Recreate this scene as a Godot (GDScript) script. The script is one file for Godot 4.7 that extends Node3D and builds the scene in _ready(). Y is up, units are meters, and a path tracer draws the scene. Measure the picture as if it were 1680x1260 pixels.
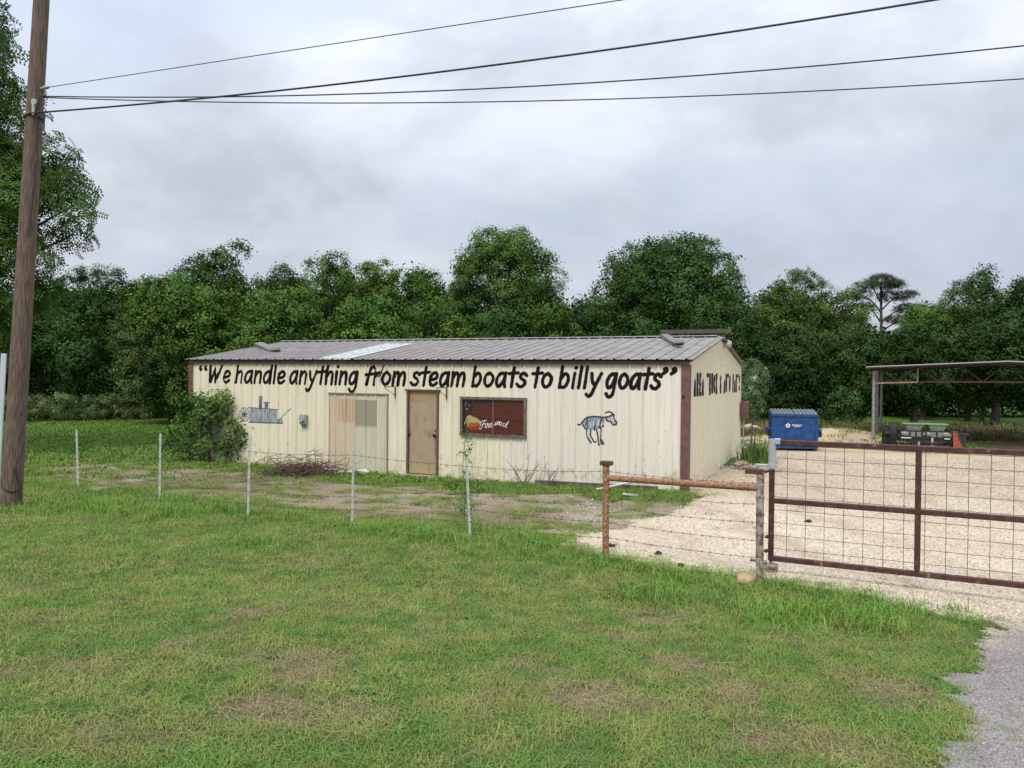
extends Node3D
# A painted metal shed behind a pipe-and-wire fence, overcast day. y up, metres, camera looks along -z.

var rng := RandomNumberGenerator.new()
var taken := {}
var mats := {}
var n_low := FastNoiseLite.new()
var n_mid := FastNoiseLite.new()
var n_fine := FastNoiseLite.new()
const SHED := Vector3(-8.97, 0, -21.46)
const SHED_TURN := -0.4235
const SX := Vector3(0.9117, 0, 0.411)
const SZ := Vector3(-0.411, 0, 0.9117)
const LEN := 13.8
const DEEP := 7.73
const WALL_TOP := 2.78
const RIDGE := 3.43


# ------------------------------------------------------------------ mesh collector
class Shape:
	var v := PackedVector3Array()
	var n := PackedVector3Array()
	var uv := PackedVector2Array()
	var c := PackedColorArray()
	var idx := PackedInt32Array()
	var tint := Color.WHITE

	func quad(a: Vector3, b: Vector3, d: Vector3, e: Vector3, ua := Vector2(0, 0), ub := Vector2(1, 0), ud := Vector2(1, 1), ue := Vector2(0, 1)) -> void:
		# a, b, d, e counter-clockwise seen from outside
		var nn := (b - a).cross(e - a)
		if nn.length_squared() < 1e-14:
			nn = (d - b).cross(e - b)
		nn = nn.normalized()
		var k := v.size()
		v.append(a); v.append(b); v.append(d); v.append(e)
		for i in 4:
			n.append(nn); c.append(tint)
		uv.append(ua); uv.append(ub); uv.append(ud); uv.append(ue)
		idx.append_array(PackedInt32Array([k, k + 2, k + 1, k, k + 3, k + 2]))

	func tri(a: Vector3, b: Vector3, d: Vector3) -> void:
		var nn := (b - a).cross(d - a).normalized()
		var k := v.size()
		v.append(a); v.append(b); v.append(d)
		for i in 3:
			n.append(nn); c.append(tint); uv.append(Vector2(0, 0))
		idx.append_array(PackedInt32Array([k, k + 2, k + 1]))

	func box(at: Vector3, size: Vector3, b := Basis.IDENTITY, bev := 0.0) -> void:
		var h := size * 0.5
		if bev <= 0.0:
			var p := []
			for i in 8:
				p.append(at + b * Vector3(h.x if i & 1 else -h.x, h.y if i & 2 else -h.y, h.z if i & 4 else -h.z))
			var sx := size.x; var sy := size.y; var sz := size.z
			quad(p[4], p[5], p[7], p[6], Vector2(0, 0), Vector2(sx, 0), Vector2(sx, sy), Vector2(0, sy))
			quad(p[1], p[0], p[2], p[3], Vector2(0, 0), Vector2(sx, 0), Vector2(sx, sy), Vector2(0, sy))
			quad(p[0], p[4], p[6], p[2], Vector2(0, 0), Vector2(sz, 0), Vector2(sz, sy), Vector2(0, sy))
			quad(p[5], p[1], p[3], p[7], Vector2(0, 0), Vector2(sz, 0), Vector2(sz, sy), Vector2(0, sy))
			quad(p[6], p[7], p[3], p[2], Vector2(0, 0), Vector2(sx, 0), Vector2(sx, sz), Vector2(0, sz))
			quad(p[0], p[1], p[5], p[4], Vector2(0, 0), Vector2(sx, 0), Vector2(sx, sz), Vector2(0, sz))
			return
		# bevelled: one ring per face corner, lofted along y
		var rings := []
		for lv in [[-h.y, bev], [-h.y + bev, 0.0], [h.y - bev, 0.0], [h.y, bev]]:
			var q: float = lv[1]
			var ring := []
			var ax := h.x - q; var az := h.z - q
			for cn in [[1, 1], [-1, 1], [-1, -1], [1, -1]]:
				var e1 := Vector3(cn[0] * (ax - bev), lv[0], cn[1] * az)
				var e2 := Vector3(cn[0] * ax, lv[0], cn[1] * (az - bev))
				if cn[0] * cn[1] > 0:
					ring.append(e2); ring.append(e1)
				else:
					ring.append(e1); ring.append(e2)
			rings.append(ring)
		for k in 3:
			for i in 8:
				var j := (i + 1) % 8
				quad(at + b * rings[k][j], at + b * rings[k][i], at + b * rings[k + 1][i], at + b * rings[k + 1][j])
		for i in range(1, 7):
			tri(at + b * rings[3][0], at + b * rings[3][i + 1], at + b * rings[3][i])
			tri(at + b * rings[0][0], at + b * rings[0][i], at + b * rings[0][i + 1])

	func bar(a: Vector3, e: Vector3, w: float, d: float) -> void:
		var y := (e - a).normalized()
		var x := y.cross(Vector3.UP if absf(y.y) < 0.95 else Vector3.BACK).normalized()
		box((a + e) * 0.5, Vector3(w, a.distance_to(e), d), Basis(x, y, x.cross(y)))

	func tube(pts: Array, radii: Array, sides := 8, caps := true) -> void:
		var k0 := v.size()
		var m := pts.size()
		var along := 0.0
		var ref := Vector3.UP
		for i in m:
			var p: Vector3 = pts[i]
			var d: Vector3 = (pts[mini(i + 1, m - 1)] - pts[maxi(i - 1, 0)]).normalized()
			if i == 0:
				ref = Vector3.RIGHT if absf(d.x) < 0.8 else Vector3.UP
			else:
				along += p.distance_to(pts[i - 1])
			var x := d.cross(ref).normalized()
			ref = x.cross(d)
			var r: float = radii[mini(i, radii.size() - 1)]
			for s in sides + 1:
				var a := TAU * s / sides
				var o := x * cos(a) + ref * sin(a)
				v.append(p + o * r); n.append(o); c.append(tint)
				uv.append(Vector2(float(s) / sides, along))
		for i in m - 1:
			for s in sides:
				var a := k0 + i * (sides + 1) + s
				idx.append_array(PackedInt32Array([a, a + 1, a + sides + 1, a + 1, a + sides + 2, a + sides + 1]))
		if caps:
			for e in 2:
				var i := 0 if e == 0 else m - 1
				var d: Vector3 = (pts[0] - pts[1]).normalized() if e == 0 else (pts[m - 1] - pts[m - 2]).normalized()
				var k := v.size()
				for s in sides:
					v.append(v[k0 + i * (sides + 1) + s]); n.append(d); c.append(tint); uv.append(Vector2(float(s) / sides, along))
				for s in range(1, sides - 1):
					idx.append_array(PackedInt32Array([k, k + s, k + s + 1] if e == 1 else [k, k + s + 1, k + s]))

	func blob(at: Vector3, r: Vector3, seed_: int, rough := 0.25, rows := 6, cols := 9) -> void:
		var g := RandomNumberGenerator.new()
		g.seed = seed_
		var k := v.size()
		for i in rows + 1:
			for j in cols:
				var th := PI * i / rows; var ph := TAU * j / cols
				var d := Vector3(sin(th) * cos(ph), cos(th), sin(th) * sin(ph))
				v.append(at + d * r * (1.0 + rough * (g.randf() - 0.5) * 2.0))
				n.append((d / r).normalized()); c.append(tint); uv.append(Vector2(float(j) / cols, float(i) / rows))
		for i in rows:
			for j in cols:
				var a := k + i * cols + j; var b := k + i * cols + (j + 1) % cols
				idx.append_array(PackedInt32Array([a, a + cols, b + cols, a, b + cols, b]))

	func mesh() -> ArrayMesh:
		var m := ArrayMesh.new()
		var a := []
		a.resize(Mesh.ARRAY_MAX)
		a[Mesh.ARRAY_VERTEX] = v
		a[Mesh.ARRAY_NORMAL] = n
		a[Mesh.ARRAY_TEX_UV] = uv
		a[Mesh.ARRAY_COLOR] = c
		a[Mesh.ARRAY_INDEX] = idx
		m.add_surface_from_arrays(Mesh.PRIMITIVE_TRIANGLES, a)
		return m


# ------------------------------------------------------------------ naming helpers
func numbered(called: String) -> String:
	var k: int = taken.get(called, 0)
	taken[called] = k + 1
	return called if k == 0 else "%s_%03d" % [called, k]


func tag(o: Node, label: String, category: String, group := "", kind := "") -> void:
	if label: o.set_meta("label", label)
	if category: o.set_meta("category", category)
	if group: o.set_meta("group", group)
	if kind: o.set_meta("kind", kind)


func thing(called: String, label: String, category: String, at := Vector3.ZERO, turn := 0.0, group := "") -> Node3D:
	var o := Node3D.new()
	o.name = numbered(called)
	add_child(o)
	o.position = at
	o.rotation.y = turn
	tag(o, label, category, group)
	return o


func part(called: String, s, m: Material, parent: Node) -> MeshInstance3D:
	var o := MeshInstance3D.new()
	o.name = called
	o.mesh = s.mesh() if s is Shape else s
	o.material_override = m
	parent.add_child(o, true)
	return o


func single(called: String, s, m: Material, label: String, category: String, group := "", kind := "") -> MeshInstance3D:
	var o := part(numbered(called), s, m, self)
	tag(o, label, category, group, kind)
	return o


func many(called: String, m: Mesh, material: Material, where: Array, tints: Array, parent: Node) -> MultiMeshInstance3D:
	var mm := MultiMesh.new()
	mm.transform_format = MultiMesh.TRANSFORM_3D
	mm.use_colors = true
	mm.mesh = m
	mm.instance_count = where.size()
	for i in where.size():
		mm.set_instance_transform(i, where[i])
		mm.set_instance_color(i, tints[i])
	var o := MultiMeshInstance3D.new()
	o.name = called
	o.multimesh = mm
	o.material_override = material
	o.set_meta("kind", "stuff")
	parent.add_child(o, true)
	return o


# ------------------------------------------------------------------ materials
func lin(r: float, g: float, b: float) -> Color:
	return Color(r, g, b).linear_to_srgb()


func plain(key: String, col: Color, rough := 0.8, metal := 0.0) -> StandardMaterial3D:
	if mats.has(key):
		return mats[key]
	var m := StandardMaterial3D.new()
	m.resource_name = key
	m.albedo_color = col
	m.roughness = rough
	m.metallic = metal
	mats[key] = m
	return m


func noise_tex(freq: float, stops: Array, size := 256, seed_ := 1, kind := FastNoiseLite.TYPE_SIMPLEX_SMOOTH, octaves := 4) -> NoiseTexture2D:
	var f := FastNoiseLite.new()
	f.noise_type = kind
	f.seed = seed_
	f.frequency = freq
	f.fractal_octaves = octaves
	if kind == FastNoiseLite.TYPE_CELLULAR:
		f.cellular_return_type = FastNoiseLite.RETURN_CELL_VALUE
		f.fractal_type = FastNoiseLite.FRACTAL_NONE
	var t := NoiseTexture2D.new()
	t.width = size
	t.height = size
	t.seamless = true
	t.noise = f
	var g := Gradient.new()
	var offs := PackedFloat32Array()
	var cols := PackedColorArray()
	for s in stops:
		offs.append(s[0]); cols.append(s[1])
	g.offsets = offs
	g.colors = cols
	t.color_ramp = g
	return t


func speckled(key: String, freq: float, stops: Array, scale: float, rough := 0.85, metal := 0.0, seed_ := 1, bump := 0.0, tinted := false) -> StandardMaterial3D:
	if mats.has(key):
		return mats[key]
	var m := StandardMaterial3D.new()
	m.resource_name = key
	m.albedo_texture = noise_tex(freq, stops, 256, seed_)
	m.uv1_triplanar = true
	m.uv1_scale = Vector3.ONE * scale
	m.roughness = rough
	m.metallic = metal
	m.vertex_color_use_as_albedo = tinted
	if bump > 0.0:
		m.heightmap_enabled = true
		m.heightmap_texture = m.albedo_texture
		m.heightmap_scale = bump
	mats[key] = m
	return m


func leafy(key: String, rough := 0.55, through := 0.5) -> StandardMaterial3D:
	if mats.has(key):
		return mats[key]
	var m := plain(key, Color.WHITE, rough)
	m.vertex_color_use_as_albedo = true
	m.backlight_enabled = through > 0.0
	m.backlight = Color(through * 0.85, through, through * 0.4)
	m.metallic_specular = 0.22
	return m


# ------------------------------------------------------------------ terrain
func fence_dist(x: float, z: float) -> float:
	return (x - 1.24) * -0.503 + (z + 9.96) * 0.864


func shed_local(x: float, z: float) -> Vector2:
	var r := Vector3(x, 0, z) - SHED
	return Vector2(r.dot(SX), r.dot(SZ))


func ground(x: float, z: float) -> float:
	var d := fence_dist(x, z)
	var y := 0.08 * smoothstep(-2.0, 0.3, d) + 0.5 * smoothstep(0.3, 9.0, d)
	var e := Vector2(x - 7.2, z + 21.6).length_squared()
	y += 0.26 * exp(-e / 5.0)
	e = Vector2(x - 5.2, z + 18.6).length_squared()
	y += 0.08 * exp(-e / 3.0)
	y += 0.10 * exp(-Vector2((x - 3.4) / 2.6, (z + 15.6) / 1.9).length_squared())
	y += 0.5 * exp(-Vector2((x - 12.6) / 2.6, (z + 30.0) / 1.3).length_squared())
	if z > -34.0:
		y += 0.035 * n_low.get_noise_2d(x * 2.0, z * 2.0) * smoothstep(-34.0, -28.0, z) + 0.012 * n_mid.get_noise_2d(x, z)
	return y


var yard_poly := PackedVector2Array([Vector2(4.5, -7.45), Vector2(3.9, -8.35), Vector2(2.95, -8.95), Vector2(1.9, -9.6), Vector2(1.4, -10.0), Vector2(0.9, -10.7), Vector2(1.1, -11.7), Vector2(2.2, -13.0), Vector2(3.3, -14.2), Vector2(3.7, -15.6), Vector2(3.6, -16.0), Vector2(6.2, -21.3), Vector2(5.9, -24.5), Vector2(6.0, -31.0), Vector2(9.0, -32.0), Vector2(12.6, -31.6), Vector2(14.0, -29.6), Vector2(13.2, -27.2), Vector2(17.0, -26.0), Vector2(22.0, -24.6), Vector2(45.0, -21.0), Vector2(45.0, -7.4)])
var road_poly := PackedVector2Array([Vector2(4.7, -7.5), Vector2(3.5, -6.4), Vector2(2.8, -5.2), Vector2(2.3, -4.2), Vector2(1.95, -3.0), Vector2(1.6, 0.0), Vector2(1.5, 9.0), Vector2(45.0, 9.0), Vector2(45.0, -7.5)])
enum {LAWN, YARD, ROAD, LANE, LITTER}


func land(x: float, z: float) -> int:
	var j := n_mid.get_noise_2d(x * 1.1 + 40.0, z * 1.1) * 0.55 + n_fine.get_noise_2d(x * 1.5, z * 1.5) * 0.16
	var p := Vector2(x + j * 0.7 - 0.12, z + j * 0.3)
	if x > 1.0 and z > -8.2 and Geometry2D.is_point_in_polygon(p, road_poly):
		return ROAD
	if x > 0.0 and z < -7.0 and z > -33.0 and Geometry2D.is_point_in_polygon(Vector2(x + j * 0.6, z + j * 0.4), yard_poly):
		return YARD
	if x > 17.0 + j * 3.0 and z < -24.0 and z > -34.0 + j * 4.0:
		return LITTER
	var b := shed_local(x, z)
	if b.x > -3.0 and b.x < 14.6 and b.y > 0.6 and b.y < 6.6:
		var k := b.y + j * 1.3
		var w := smoothstep(1.2, 1.9, k) * (1.0 - smoothstep(3.5, 5.9, k)) * smoothstep(-2.6, -0.6, b.x + j)
		w += n_low.get_noise_2d(x * 3.4, z * 3.4) * 0.5 + n_mid.get_noise_2d(x * 1.5 + 9.0, z * 2.2) * 0.6
		if w > 0.5:
			return LANE
	return LAWN


var bare_spots := [Vector3(-2.28, -6.73, 0.35), Vector3(-0.99, -7.13, 0.45), Vector3(-1.35, -5.52, 0.5), Vector3(-1.46, -5.11, 0.4), Vector3(-1.32, -4.49, 0.35), Vector3(-2.45, -5.61, 0.22), Vector3(-1.98, -4.01, 0.3), Vector3(1.33, -7.17, 0.4), Vector3(1.43, -5.88, 0.42), Vector3(0.75, -4.89, 0.55), Vector3(1.72, -5.42, 0.5), Vector3(1.6, -4.5, 0.5), Vector3(0.87, -6.64, 0.3), Vector3(-0.86, -4.44, 0.4), Vector3(-3.88, -6.29, 0.35), Vector3(0.2, -5.67, 0.25), Vector3(2.6, -5.6, 0.6)]


func bare(x: float, z: float) -> float:
	var w := 0.0
	var jx := n_mid.get_noise_2d(x * 2.5, z * 2.5 + 13.0) * 0.35
	for s in bare_spots:
		w = maxf(w, 1.1 - Vector2((x - s.x) * 0.8 + jx, z - s.y + jx * 0.5).length() / (s.z * 0.8))
	return clampf(w * 1.6, 0.0, 1.0)


func dryness(x: float, z: float) -> float:
	var d := n_low.get_noise_2d(x * 2.6 + 100.0, z * 2.6) * 0.45 + n_mid.get_noise_2d(x * 1.6, z * 1.6 + 50.0) * 0.7
	# the bank is worn thin towards the drive
	d += 0.22 * exp(-Vector2((x - 1.1) / 1.5, (z + 5.6) / 2.2).length_squared())
	d += n_fine.get_noise_2d(x * 0.9 + 3.0, z * 0.9) * 0.35
	if z > -9.0:
		d += bare(x, z) * 0.6
	if z < -24.0:
		d = d * 0.5 - 0.25
	return clampf(d * 0.8 + 0.12, 0.0, 1.0)


func land_color(kind: int, x: float, z: float) -> Color:
	var a := n_mid.get_noise_2d(x * 0.9, z * 0.9)
	var f := n_fine.get_noise_2d(x * 2.0, z * 2.0)
	var lo := n_low.get_noise_2d(x * 1.7, z * 1.7)
	match kind:
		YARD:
			var c := Color(0.69, 0.58, 0.445).lerp(Color(0.75, 0.655, 0.525), clampf(0.5 + a + lo, 0.0, 1.0))
			# wheel tracks curving in from the gate
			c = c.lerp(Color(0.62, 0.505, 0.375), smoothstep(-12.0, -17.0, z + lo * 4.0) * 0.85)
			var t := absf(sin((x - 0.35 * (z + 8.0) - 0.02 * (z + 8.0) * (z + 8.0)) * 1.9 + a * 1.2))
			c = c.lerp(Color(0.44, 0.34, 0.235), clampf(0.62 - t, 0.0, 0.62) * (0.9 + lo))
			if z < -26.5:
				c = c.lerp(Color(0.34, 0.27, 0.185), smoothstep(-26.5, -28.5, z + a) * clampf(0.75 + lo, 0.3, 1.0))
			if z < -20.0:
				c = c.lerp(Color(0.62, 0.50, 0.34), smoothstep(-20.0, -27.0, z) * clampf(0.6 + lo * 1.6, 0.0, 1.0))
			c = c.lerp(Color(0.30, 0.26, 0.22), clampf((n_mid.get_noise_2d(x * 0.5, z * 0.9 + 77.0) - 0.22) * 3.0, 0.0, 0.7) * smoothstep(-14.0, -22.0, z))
			return c * (1.0 + 0.10 * f)
		ROAD:
			var c := Color(0.39, 0.36, 0.345) * (1.0 + 0.14 * f + 0.12 * a)
			return c.lerp(Color(0.66, 0.57, 0.43), smoothstep(-6.9, -7.5, z + a * 0.7))
		LANE:
			var c := Color(0.315, 0.26, 0.19).lerp(Color(0.18, 0.135, 0.085), clampf(0.35 + lo * 1.5 + a * 0.7, 0.0, 1.0))
			return c.lerp(Color(0.41, 0.37, 0.31), clampf(a * 1.7 - 0.3, 0.0, 0.8)) * (1.0 + 0.22 * f)
		LITTER:
			return Color(0.115, 0.082, 0.058).lerp(Color(0.19, 0.14, 0.10), clampf(0.4 + a, 0.0, 1.0)) * (1.0 + 0.2 * f)
	var g := Color(0.075, 0.105, 0.034).lerp(Color(0.215, 0.16, 0.10), dryness(x, z) * 0.9)
	if z < -17.0:
		g = g.lerp(Color(0.125, 0.235, 0.047), smoothstep(-17.0, -24.0, z))
	return g * (1.0 + 0.2 * f)


func build_land() -> void:
	var kinds := ["lawn", "gravel_yard", "road_shoulder", "dirt_lane", "leaf_litter_ground"]
	var shapes := []
	for k in 5:
		shapes.append(Shape.new())
	# a fine sheet near the camera, a coarser one around it, a far one to the horizon
	ground_grid(shapes, -14.0, 12.0, -25.0, 3.0, 0.1, Rect2())
	ground_grid(shapes, -46.0, 46.0, -61.0, 9.0, 0.5, Rect2(-14.0, -25.0, 26.0, 28.0))
	ground_grid(shapes, -346.0, 346.0, -361.0, 59.0, 25.0, Rect2(-46.0, -61.0, 92.0, 70.0))
	var stone := [[0.0, lin(0.42, 0.40, 0.36)], [0.3, lin(0.72, 0.69, 0.64)], [0.6, lin(0.86, 0.84, 0.80)], [1.0, lin(1, 1, 1)]]
	var mats_ := [
		earth("lawn_soil", 0.05, [[0.2, lin(0.45, 0.45, 0.4)], [0.5, lin(0.8, 0.8, 0.8)], [0.8, lin(1, 1, 0.95)]], 1.3, 1.2, FastNoiseLite.TYPE_SIMPLEX_SMOOTH),
		earth("caliche_gravel", 0.16, stone, 1.05, 0.5, FastNoiseLite.TYPE_CELLULAR),
		earth("road_stone", 0.2, [[0.0, lin(0.3, 0.29, 0.3)], [0.45, lin(0.62, 0.6, 0.6)], [1.0, lin(1, 1, 1)]], 2.0, 0.5, FastNoiseLite.TYPE_CELLULAR),
		earth("lane_dirt", 0.04, [[0.2, lin(0.5, 0.48, 0.45)], [0.55, lin(0.85, 0.84, 0.82)], [0.8, lin(1, 1, 1)]], 0.9, 1.5, FastNoiseLite.TYPE_SIMPLEX_SMOOTH),
		earth("litter", 0.08, [[0.2, lin(0.4, 0.4, 0.4)], [0.8, lin(1, 0.95, 0.9)]], 0.8, 2.0, FastNoiseLite.TYPE_SIMPLEX_SMOOTH)]
	var labels := ["patchy mown lawn rising from the fence to the camera", "cream crushed stone yard beyond the gate", "grey stone chip road shoulder at the right edge", "bare dirt lane running along the front of the shed", "brown leaf litter under the carport at the right"]
	var cats := ["lawn", "yard", "road", "lane", "ground"]
	for k in 5:
		single(kinds[k], shapes[k], mats_[k], labels[k], cats[k], "", "structure")


func earth(key: String, freq: float, stops: Array, scale: float, bump: float, kind: int) -> StandardMaterial3D:
	var m := plain(key, Color.WHITE, 0.95)
	m.metallic_specular = 0.25
	m.vertex_color_use_as_albedo = true
	m.albedo_texture = noise_tex(freq, stops, 512, key.length() * 7, kind)
	m.uv1_triplanar = true
	m.uv1_world_triplanar = true
	m.uv1_scale = Vector3.ONE * scale
	m.heightmap_enabled = true
	m.heightmap_texture = m.albedo_texture
	m.heightmap_scale = bump
	return m


func ground_grid(shapes: Array, x0: float, x1: float, z0: float, z1: float, step: float, hole: Rect2) -> void:
	var nx := int(round((x1 - x0) / step))
	var nz := int(round((z1 - z0) / step))
	var at := []           # per kind: vertex number -> index in that kind's shape
	for k in 5:
		var a := PackedInt32Array()
		a.resize((nx + 1) * (nz + 1))
		a.fill(-1)
		at.append(a)
	for j in nz:
		for i in nx:
			var cx := x0 + (i + 0.5) * step
			var cz := z0 + (j + 0.5) * step
			if hole.size.x > 0.0 and hole.has_point(Vector2(cx, cz)):
				continue
			var k := land(cx, cz)
			var s: Shape = shapes[k]
			var ids := PackedInt32Array()
			for q in 4:
				var ii := i + (1 if q == 1 or q == 2 else 0)
				var jj := j + (1 if q >= 2 else 0)
				var w := jj * (nx + 1) + ii
				var found: int = at[k][w]
				if found < 0:
					found = s.v.size()
					at[k][w] = found
					var x := x0 + ii * step
					var z := z0 + jj * step
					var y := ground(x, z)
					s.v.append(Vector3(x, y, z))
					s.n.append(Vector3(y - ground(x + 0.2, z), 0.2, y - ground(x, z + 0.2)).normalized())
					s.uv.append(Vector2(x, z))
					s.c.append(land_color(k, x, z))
				ids.append(found)
			s.idx.append_array(PackedInt32Array([ids[0], ids[1], ids[2], ids[0], ids[2], ids[3]]))


# ------------------------------------------------------------------ grass and stones
func blade_tuft(blades: int, lo: float, hi: float, spread: float, width: float, lean: float, seed_: int) -> ArrayMesh:
	rng.seed = seed_
	var s := Shape.new()
	for b in blades:
		var a := rng.randf() * TAU
		var p := Vector3(cos(a), 0, sin(a)) * spread * sqrt(rng.randf())
		var h := rng.randf_range(lo, hi)
		var t := rng.randf() * TAU
		var out := Vector3(cos(t), 0, sin(t))
		var side := Vector3(-out.z, 0, out.x) * width * rng.randf_range(0.7, 1.2)
		var k := rng.randf_range(0.3, 1.0) * lean
		var m := p + Vector3.UP * h * 0.6 + out * h * k * 0.35
		var e := p + Vector3.UP * h * (1.0 - 0.35 * k) + out * h * k
		var sh := rng.randf_range(0.72, 1.25)
		s.tint = Color(sh * rng.randf_range(0.9, 1.15), sh, sh * rng.randf_range(0.75, 1.1))
		s.quad(p - side, p + side, m + side * 0.8, m - side * 0.8)
		s.tri(m - side * 0.8, m + side * 0.8, e)
	return s.mesh()


func place(x: float, z: float, sc: float, tall := 1.0, sink := 0.005) -> Transform3D:
	var b := Basis(Vector3.UP, rng.randf() * TAU).scaled(Vector3(sc, sc * tall, sc))
	b = Basis(Vector3(1, 0, 0), rng.randf_range(-0.2, 0.2)) * b
	return Transform3D(b, Vector3(x, ground(x, z) - sink, z))


var lush_spots := [Vector3(-7.2, -13.0, 1.6), Vector3(-5.6, -12.6, 1.2), Vector3(-3.5, -10.3, 0.8), Vector3(1.6, -8.2, 0.7), Vector3(2.7, -7.5, 0.9), Vector3(3.4, -7.4, 0.8), Vector3(-0.3, -12.2, 0.9), Vector3(0.3, -10.9, 0.8), Vector3(2.2, -8.9, 0.8), Vector3(-2.0, -11.4, 0.9)]


func lushness(x: float, z: float) -> float:
	var w := 0.0
	for s in lush_spots:
		w = maxf(w, 1.0 - Vector2(x - s.x, z - s.y).length() / s.z)
	var d := fence_dist(x, z)
	if x < 4.6:
		w = maxf(w, 0.55 - absf(d - 0.35) * 0.75)
	var b := shed_local(x, z)
	if b.y > 0.02 and b.y < 1.9 and b.x > 4.4 and b.x < 14.2:
		w = maxf(w, 0.62 - absf(b.y - 0.75) * 0.5)
	return clampf(w, 0.0, 1.0)


func build_grass() -> void:
	var short_m := blade_tuft(22, 0.025, 0.075, 0.085, 0.0022, 1.9, 11)
	var mid_m := blade_tuft(11, 0.07, 0.23, 0.09, 0.0036, 1.3, 12)
	var straw_m := blade_tuft(7, 0.03, 0.10, 0.09, 0.0011, 3.4, 13)
	var far_m := blade_tuft(22, 0.05, 0.12, 0.2, 0.009, 1.0, 14)
	var short_t := []; var short_c := []
	var tall_t := []; var tall_c := []
	var straw_t := []; var straw_c := []
	var far_t := []; var far_c := []
	rng.seed = 21
	for zone in [[-1.0, -7.6, 0.056, -6.5, 5.5], [-7.6, -13.5, 0.076, -11.5, 5.0], [-13.5, -20.5, 0.10, -15.5, 6.0]]:
		var st: float = zone[2]
		var z: float = zone[0]
		while z > zone[1]:
			var x: float = zone[3]
			while x < zone[4]:
				var px := x + rng.randf() * st
				var pz := z + rng.randf() * st
				x += st
				if absf(px) > 1.2 - pz * 0.78:
					continue
				var k := land(px, pz)
				var b := shed_local(px, pz)
				if b.x > -0.1 and b.x < LEN + 0.1 and b.y < 0.06 and b.y > -DEEP:
					continue
				var keep := 1.0
				if k == LANE: keep = clampf(n_mid.get_noise_2d(px * 1.3 + 31.0, pz * 1.9) * 2.6 + 0.05, 0.04, 0.8)
				elif k == YARD: keep = 0.4 if land(px - 0.2, pz + 0.22) == LAWN else 0.004
				elif k == ROAD: keep = 0.05 if px < 3.4 else 0.006
				if rng.randf() > keep:
					continue
				var dry := dryness(px, pz)
				var lush := lushness(px, pz)
				var f := n_fine.get_noise_2d(px * 1.3, pz * 1.3)
				if rng.randf() < dry * 0.95 - 0.2 - lush:
					continue
				var g := Color(0.135, 0.268, 0.050).lerp(Color(0.27, 0.315, 0.09), clampf(0.42 + f * 1.5 + n_mid.get_noise_2d(px * 1.4, pz * 1.4 + 70.0) * 0.8 + dry * 0.5, 0.0, 1.0))
				g = g.lerp(Color(0.29, 0.235, 0.135), clampf(dry * 1.05 - 0.34 + (0.6 if rng.randf() < 0.10 else 0.0), 0.0, 0.9))
				g = g.lerp(Color(0.155, 0.32, 0.045), lush * 0.8)
				g *= rng.randf_range(0.68, 1.28)
				var sc := st / 0.062
				if (lush > 0.25 and rng.randf() < lush * 0.5) or (n_mid.get_noise_2d(px * 2.1 + 5.0, pz * 2.1) > 0.33 and rng.randf() < 0.3):
					var near_wall := b.y < 2.0
					tall_t.append(place(px, pz, rng.randf_range(0.8, 1.25) * (0.75 if near_wall else 1.0) * (1.0 if lush > 0.25 else 0.6), rng.randf_range(0.45, 0.75 + lush * 0.8)))
					tall_c.append(g)
				else:
					short_t.append(place(px, pz, rng.randf_range(0.8, 1.15) * minf(sc, 1.5), rng.randf_range(0.55, 0.95) * (1.0 + f * 0.7) * (0.75 if k == ROAD else 1.0)))
					short_c.append(g)
				if rng.randf() < 0.02 + 0.75 * smoothstep(0.4, 0.8, dry) and k == LAWN:
					straw_t.append(place(px, pz, rng.randf_range(0.7, 1.25), 0.3, -0.014))
					straw_c.append(Color(0.40, 0.315, 0.19) * rng.randf_range(0.7, 1.2))
			z -= st
	# distant lawn on the left and weeds elsewhere
	for i in 26000:
		var px := rng.randf_range(-30.0, 24.0)
		var pz := rng.randf_range(-41.0, -17.0)
		if absf(px) > 2.0 - pz * 0.8:
			continue
		var b := shed_local(px, pz)
		if b.x > -0.3 and b.x < LEN + 0.2 and b.y < 0.1 and b.y > -DEEP - 0.2:
			continue
		var k := land(px, pz)
		if k == YARD and (pz > -27.0 or rng.randf() > 0.3) or k == LITTER and rng.randf() > 0.03 or k == LANE and rng.randf() > 0.1:
			continue
		if px > 6.0 and pz > -27.5 and rng.randf() > 0.12:
			continue
		far_t.append(place(px, pz, rng.randf_range(0.9, 1.7), rng.randf_range(0.5, 1.0)))
		var g := Color(0.130, 0.262, 0.045).lerp(Color(0.20, 0.28, 0.070), clampf(0.45 + n_mid.get_noise_2d(px, pz) * 1.2, 0.0, 1.0))
		if px > 5.0 and pz < -30.0:
			g = g.lerp(Color(0.22, 0.18, 0.09), clampf(0.35 + n_mid.get_noise_2d(px * 0.7, pz * 0.7), 0.0, 0.8))
		far_c.append(g * rng.randf_range(0.8, 1.15))
	var gm := leafy("grass_blade", 0.6, 0.4)
	var o := many("short_grass", short_m, gm, short_t, short_c, self)
	tag(o, "short mown green grass with worn straw patches on the bank", "grass", "", "stuff")
	o = many("tall_grass", mid_m, gm, tall_t, tall_c, self)
	tag(o, "longer bright green grass along the wire fence and shed wall", "grass", "", "stuff")
	o = many("dry_straw", straw_m, leafy("straw", 0.8, 0.15), straw_t, straw_c, self)
	tag(o, "pale dry straw clippings lying on the lawn", "straw", "", "stuff")
	o = many("far_grass", far_m, gm, far_t, far_c, self)
	tag(o, "green grass of the far field left of and behind the shed", "grass", "", "stuff")


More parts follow.
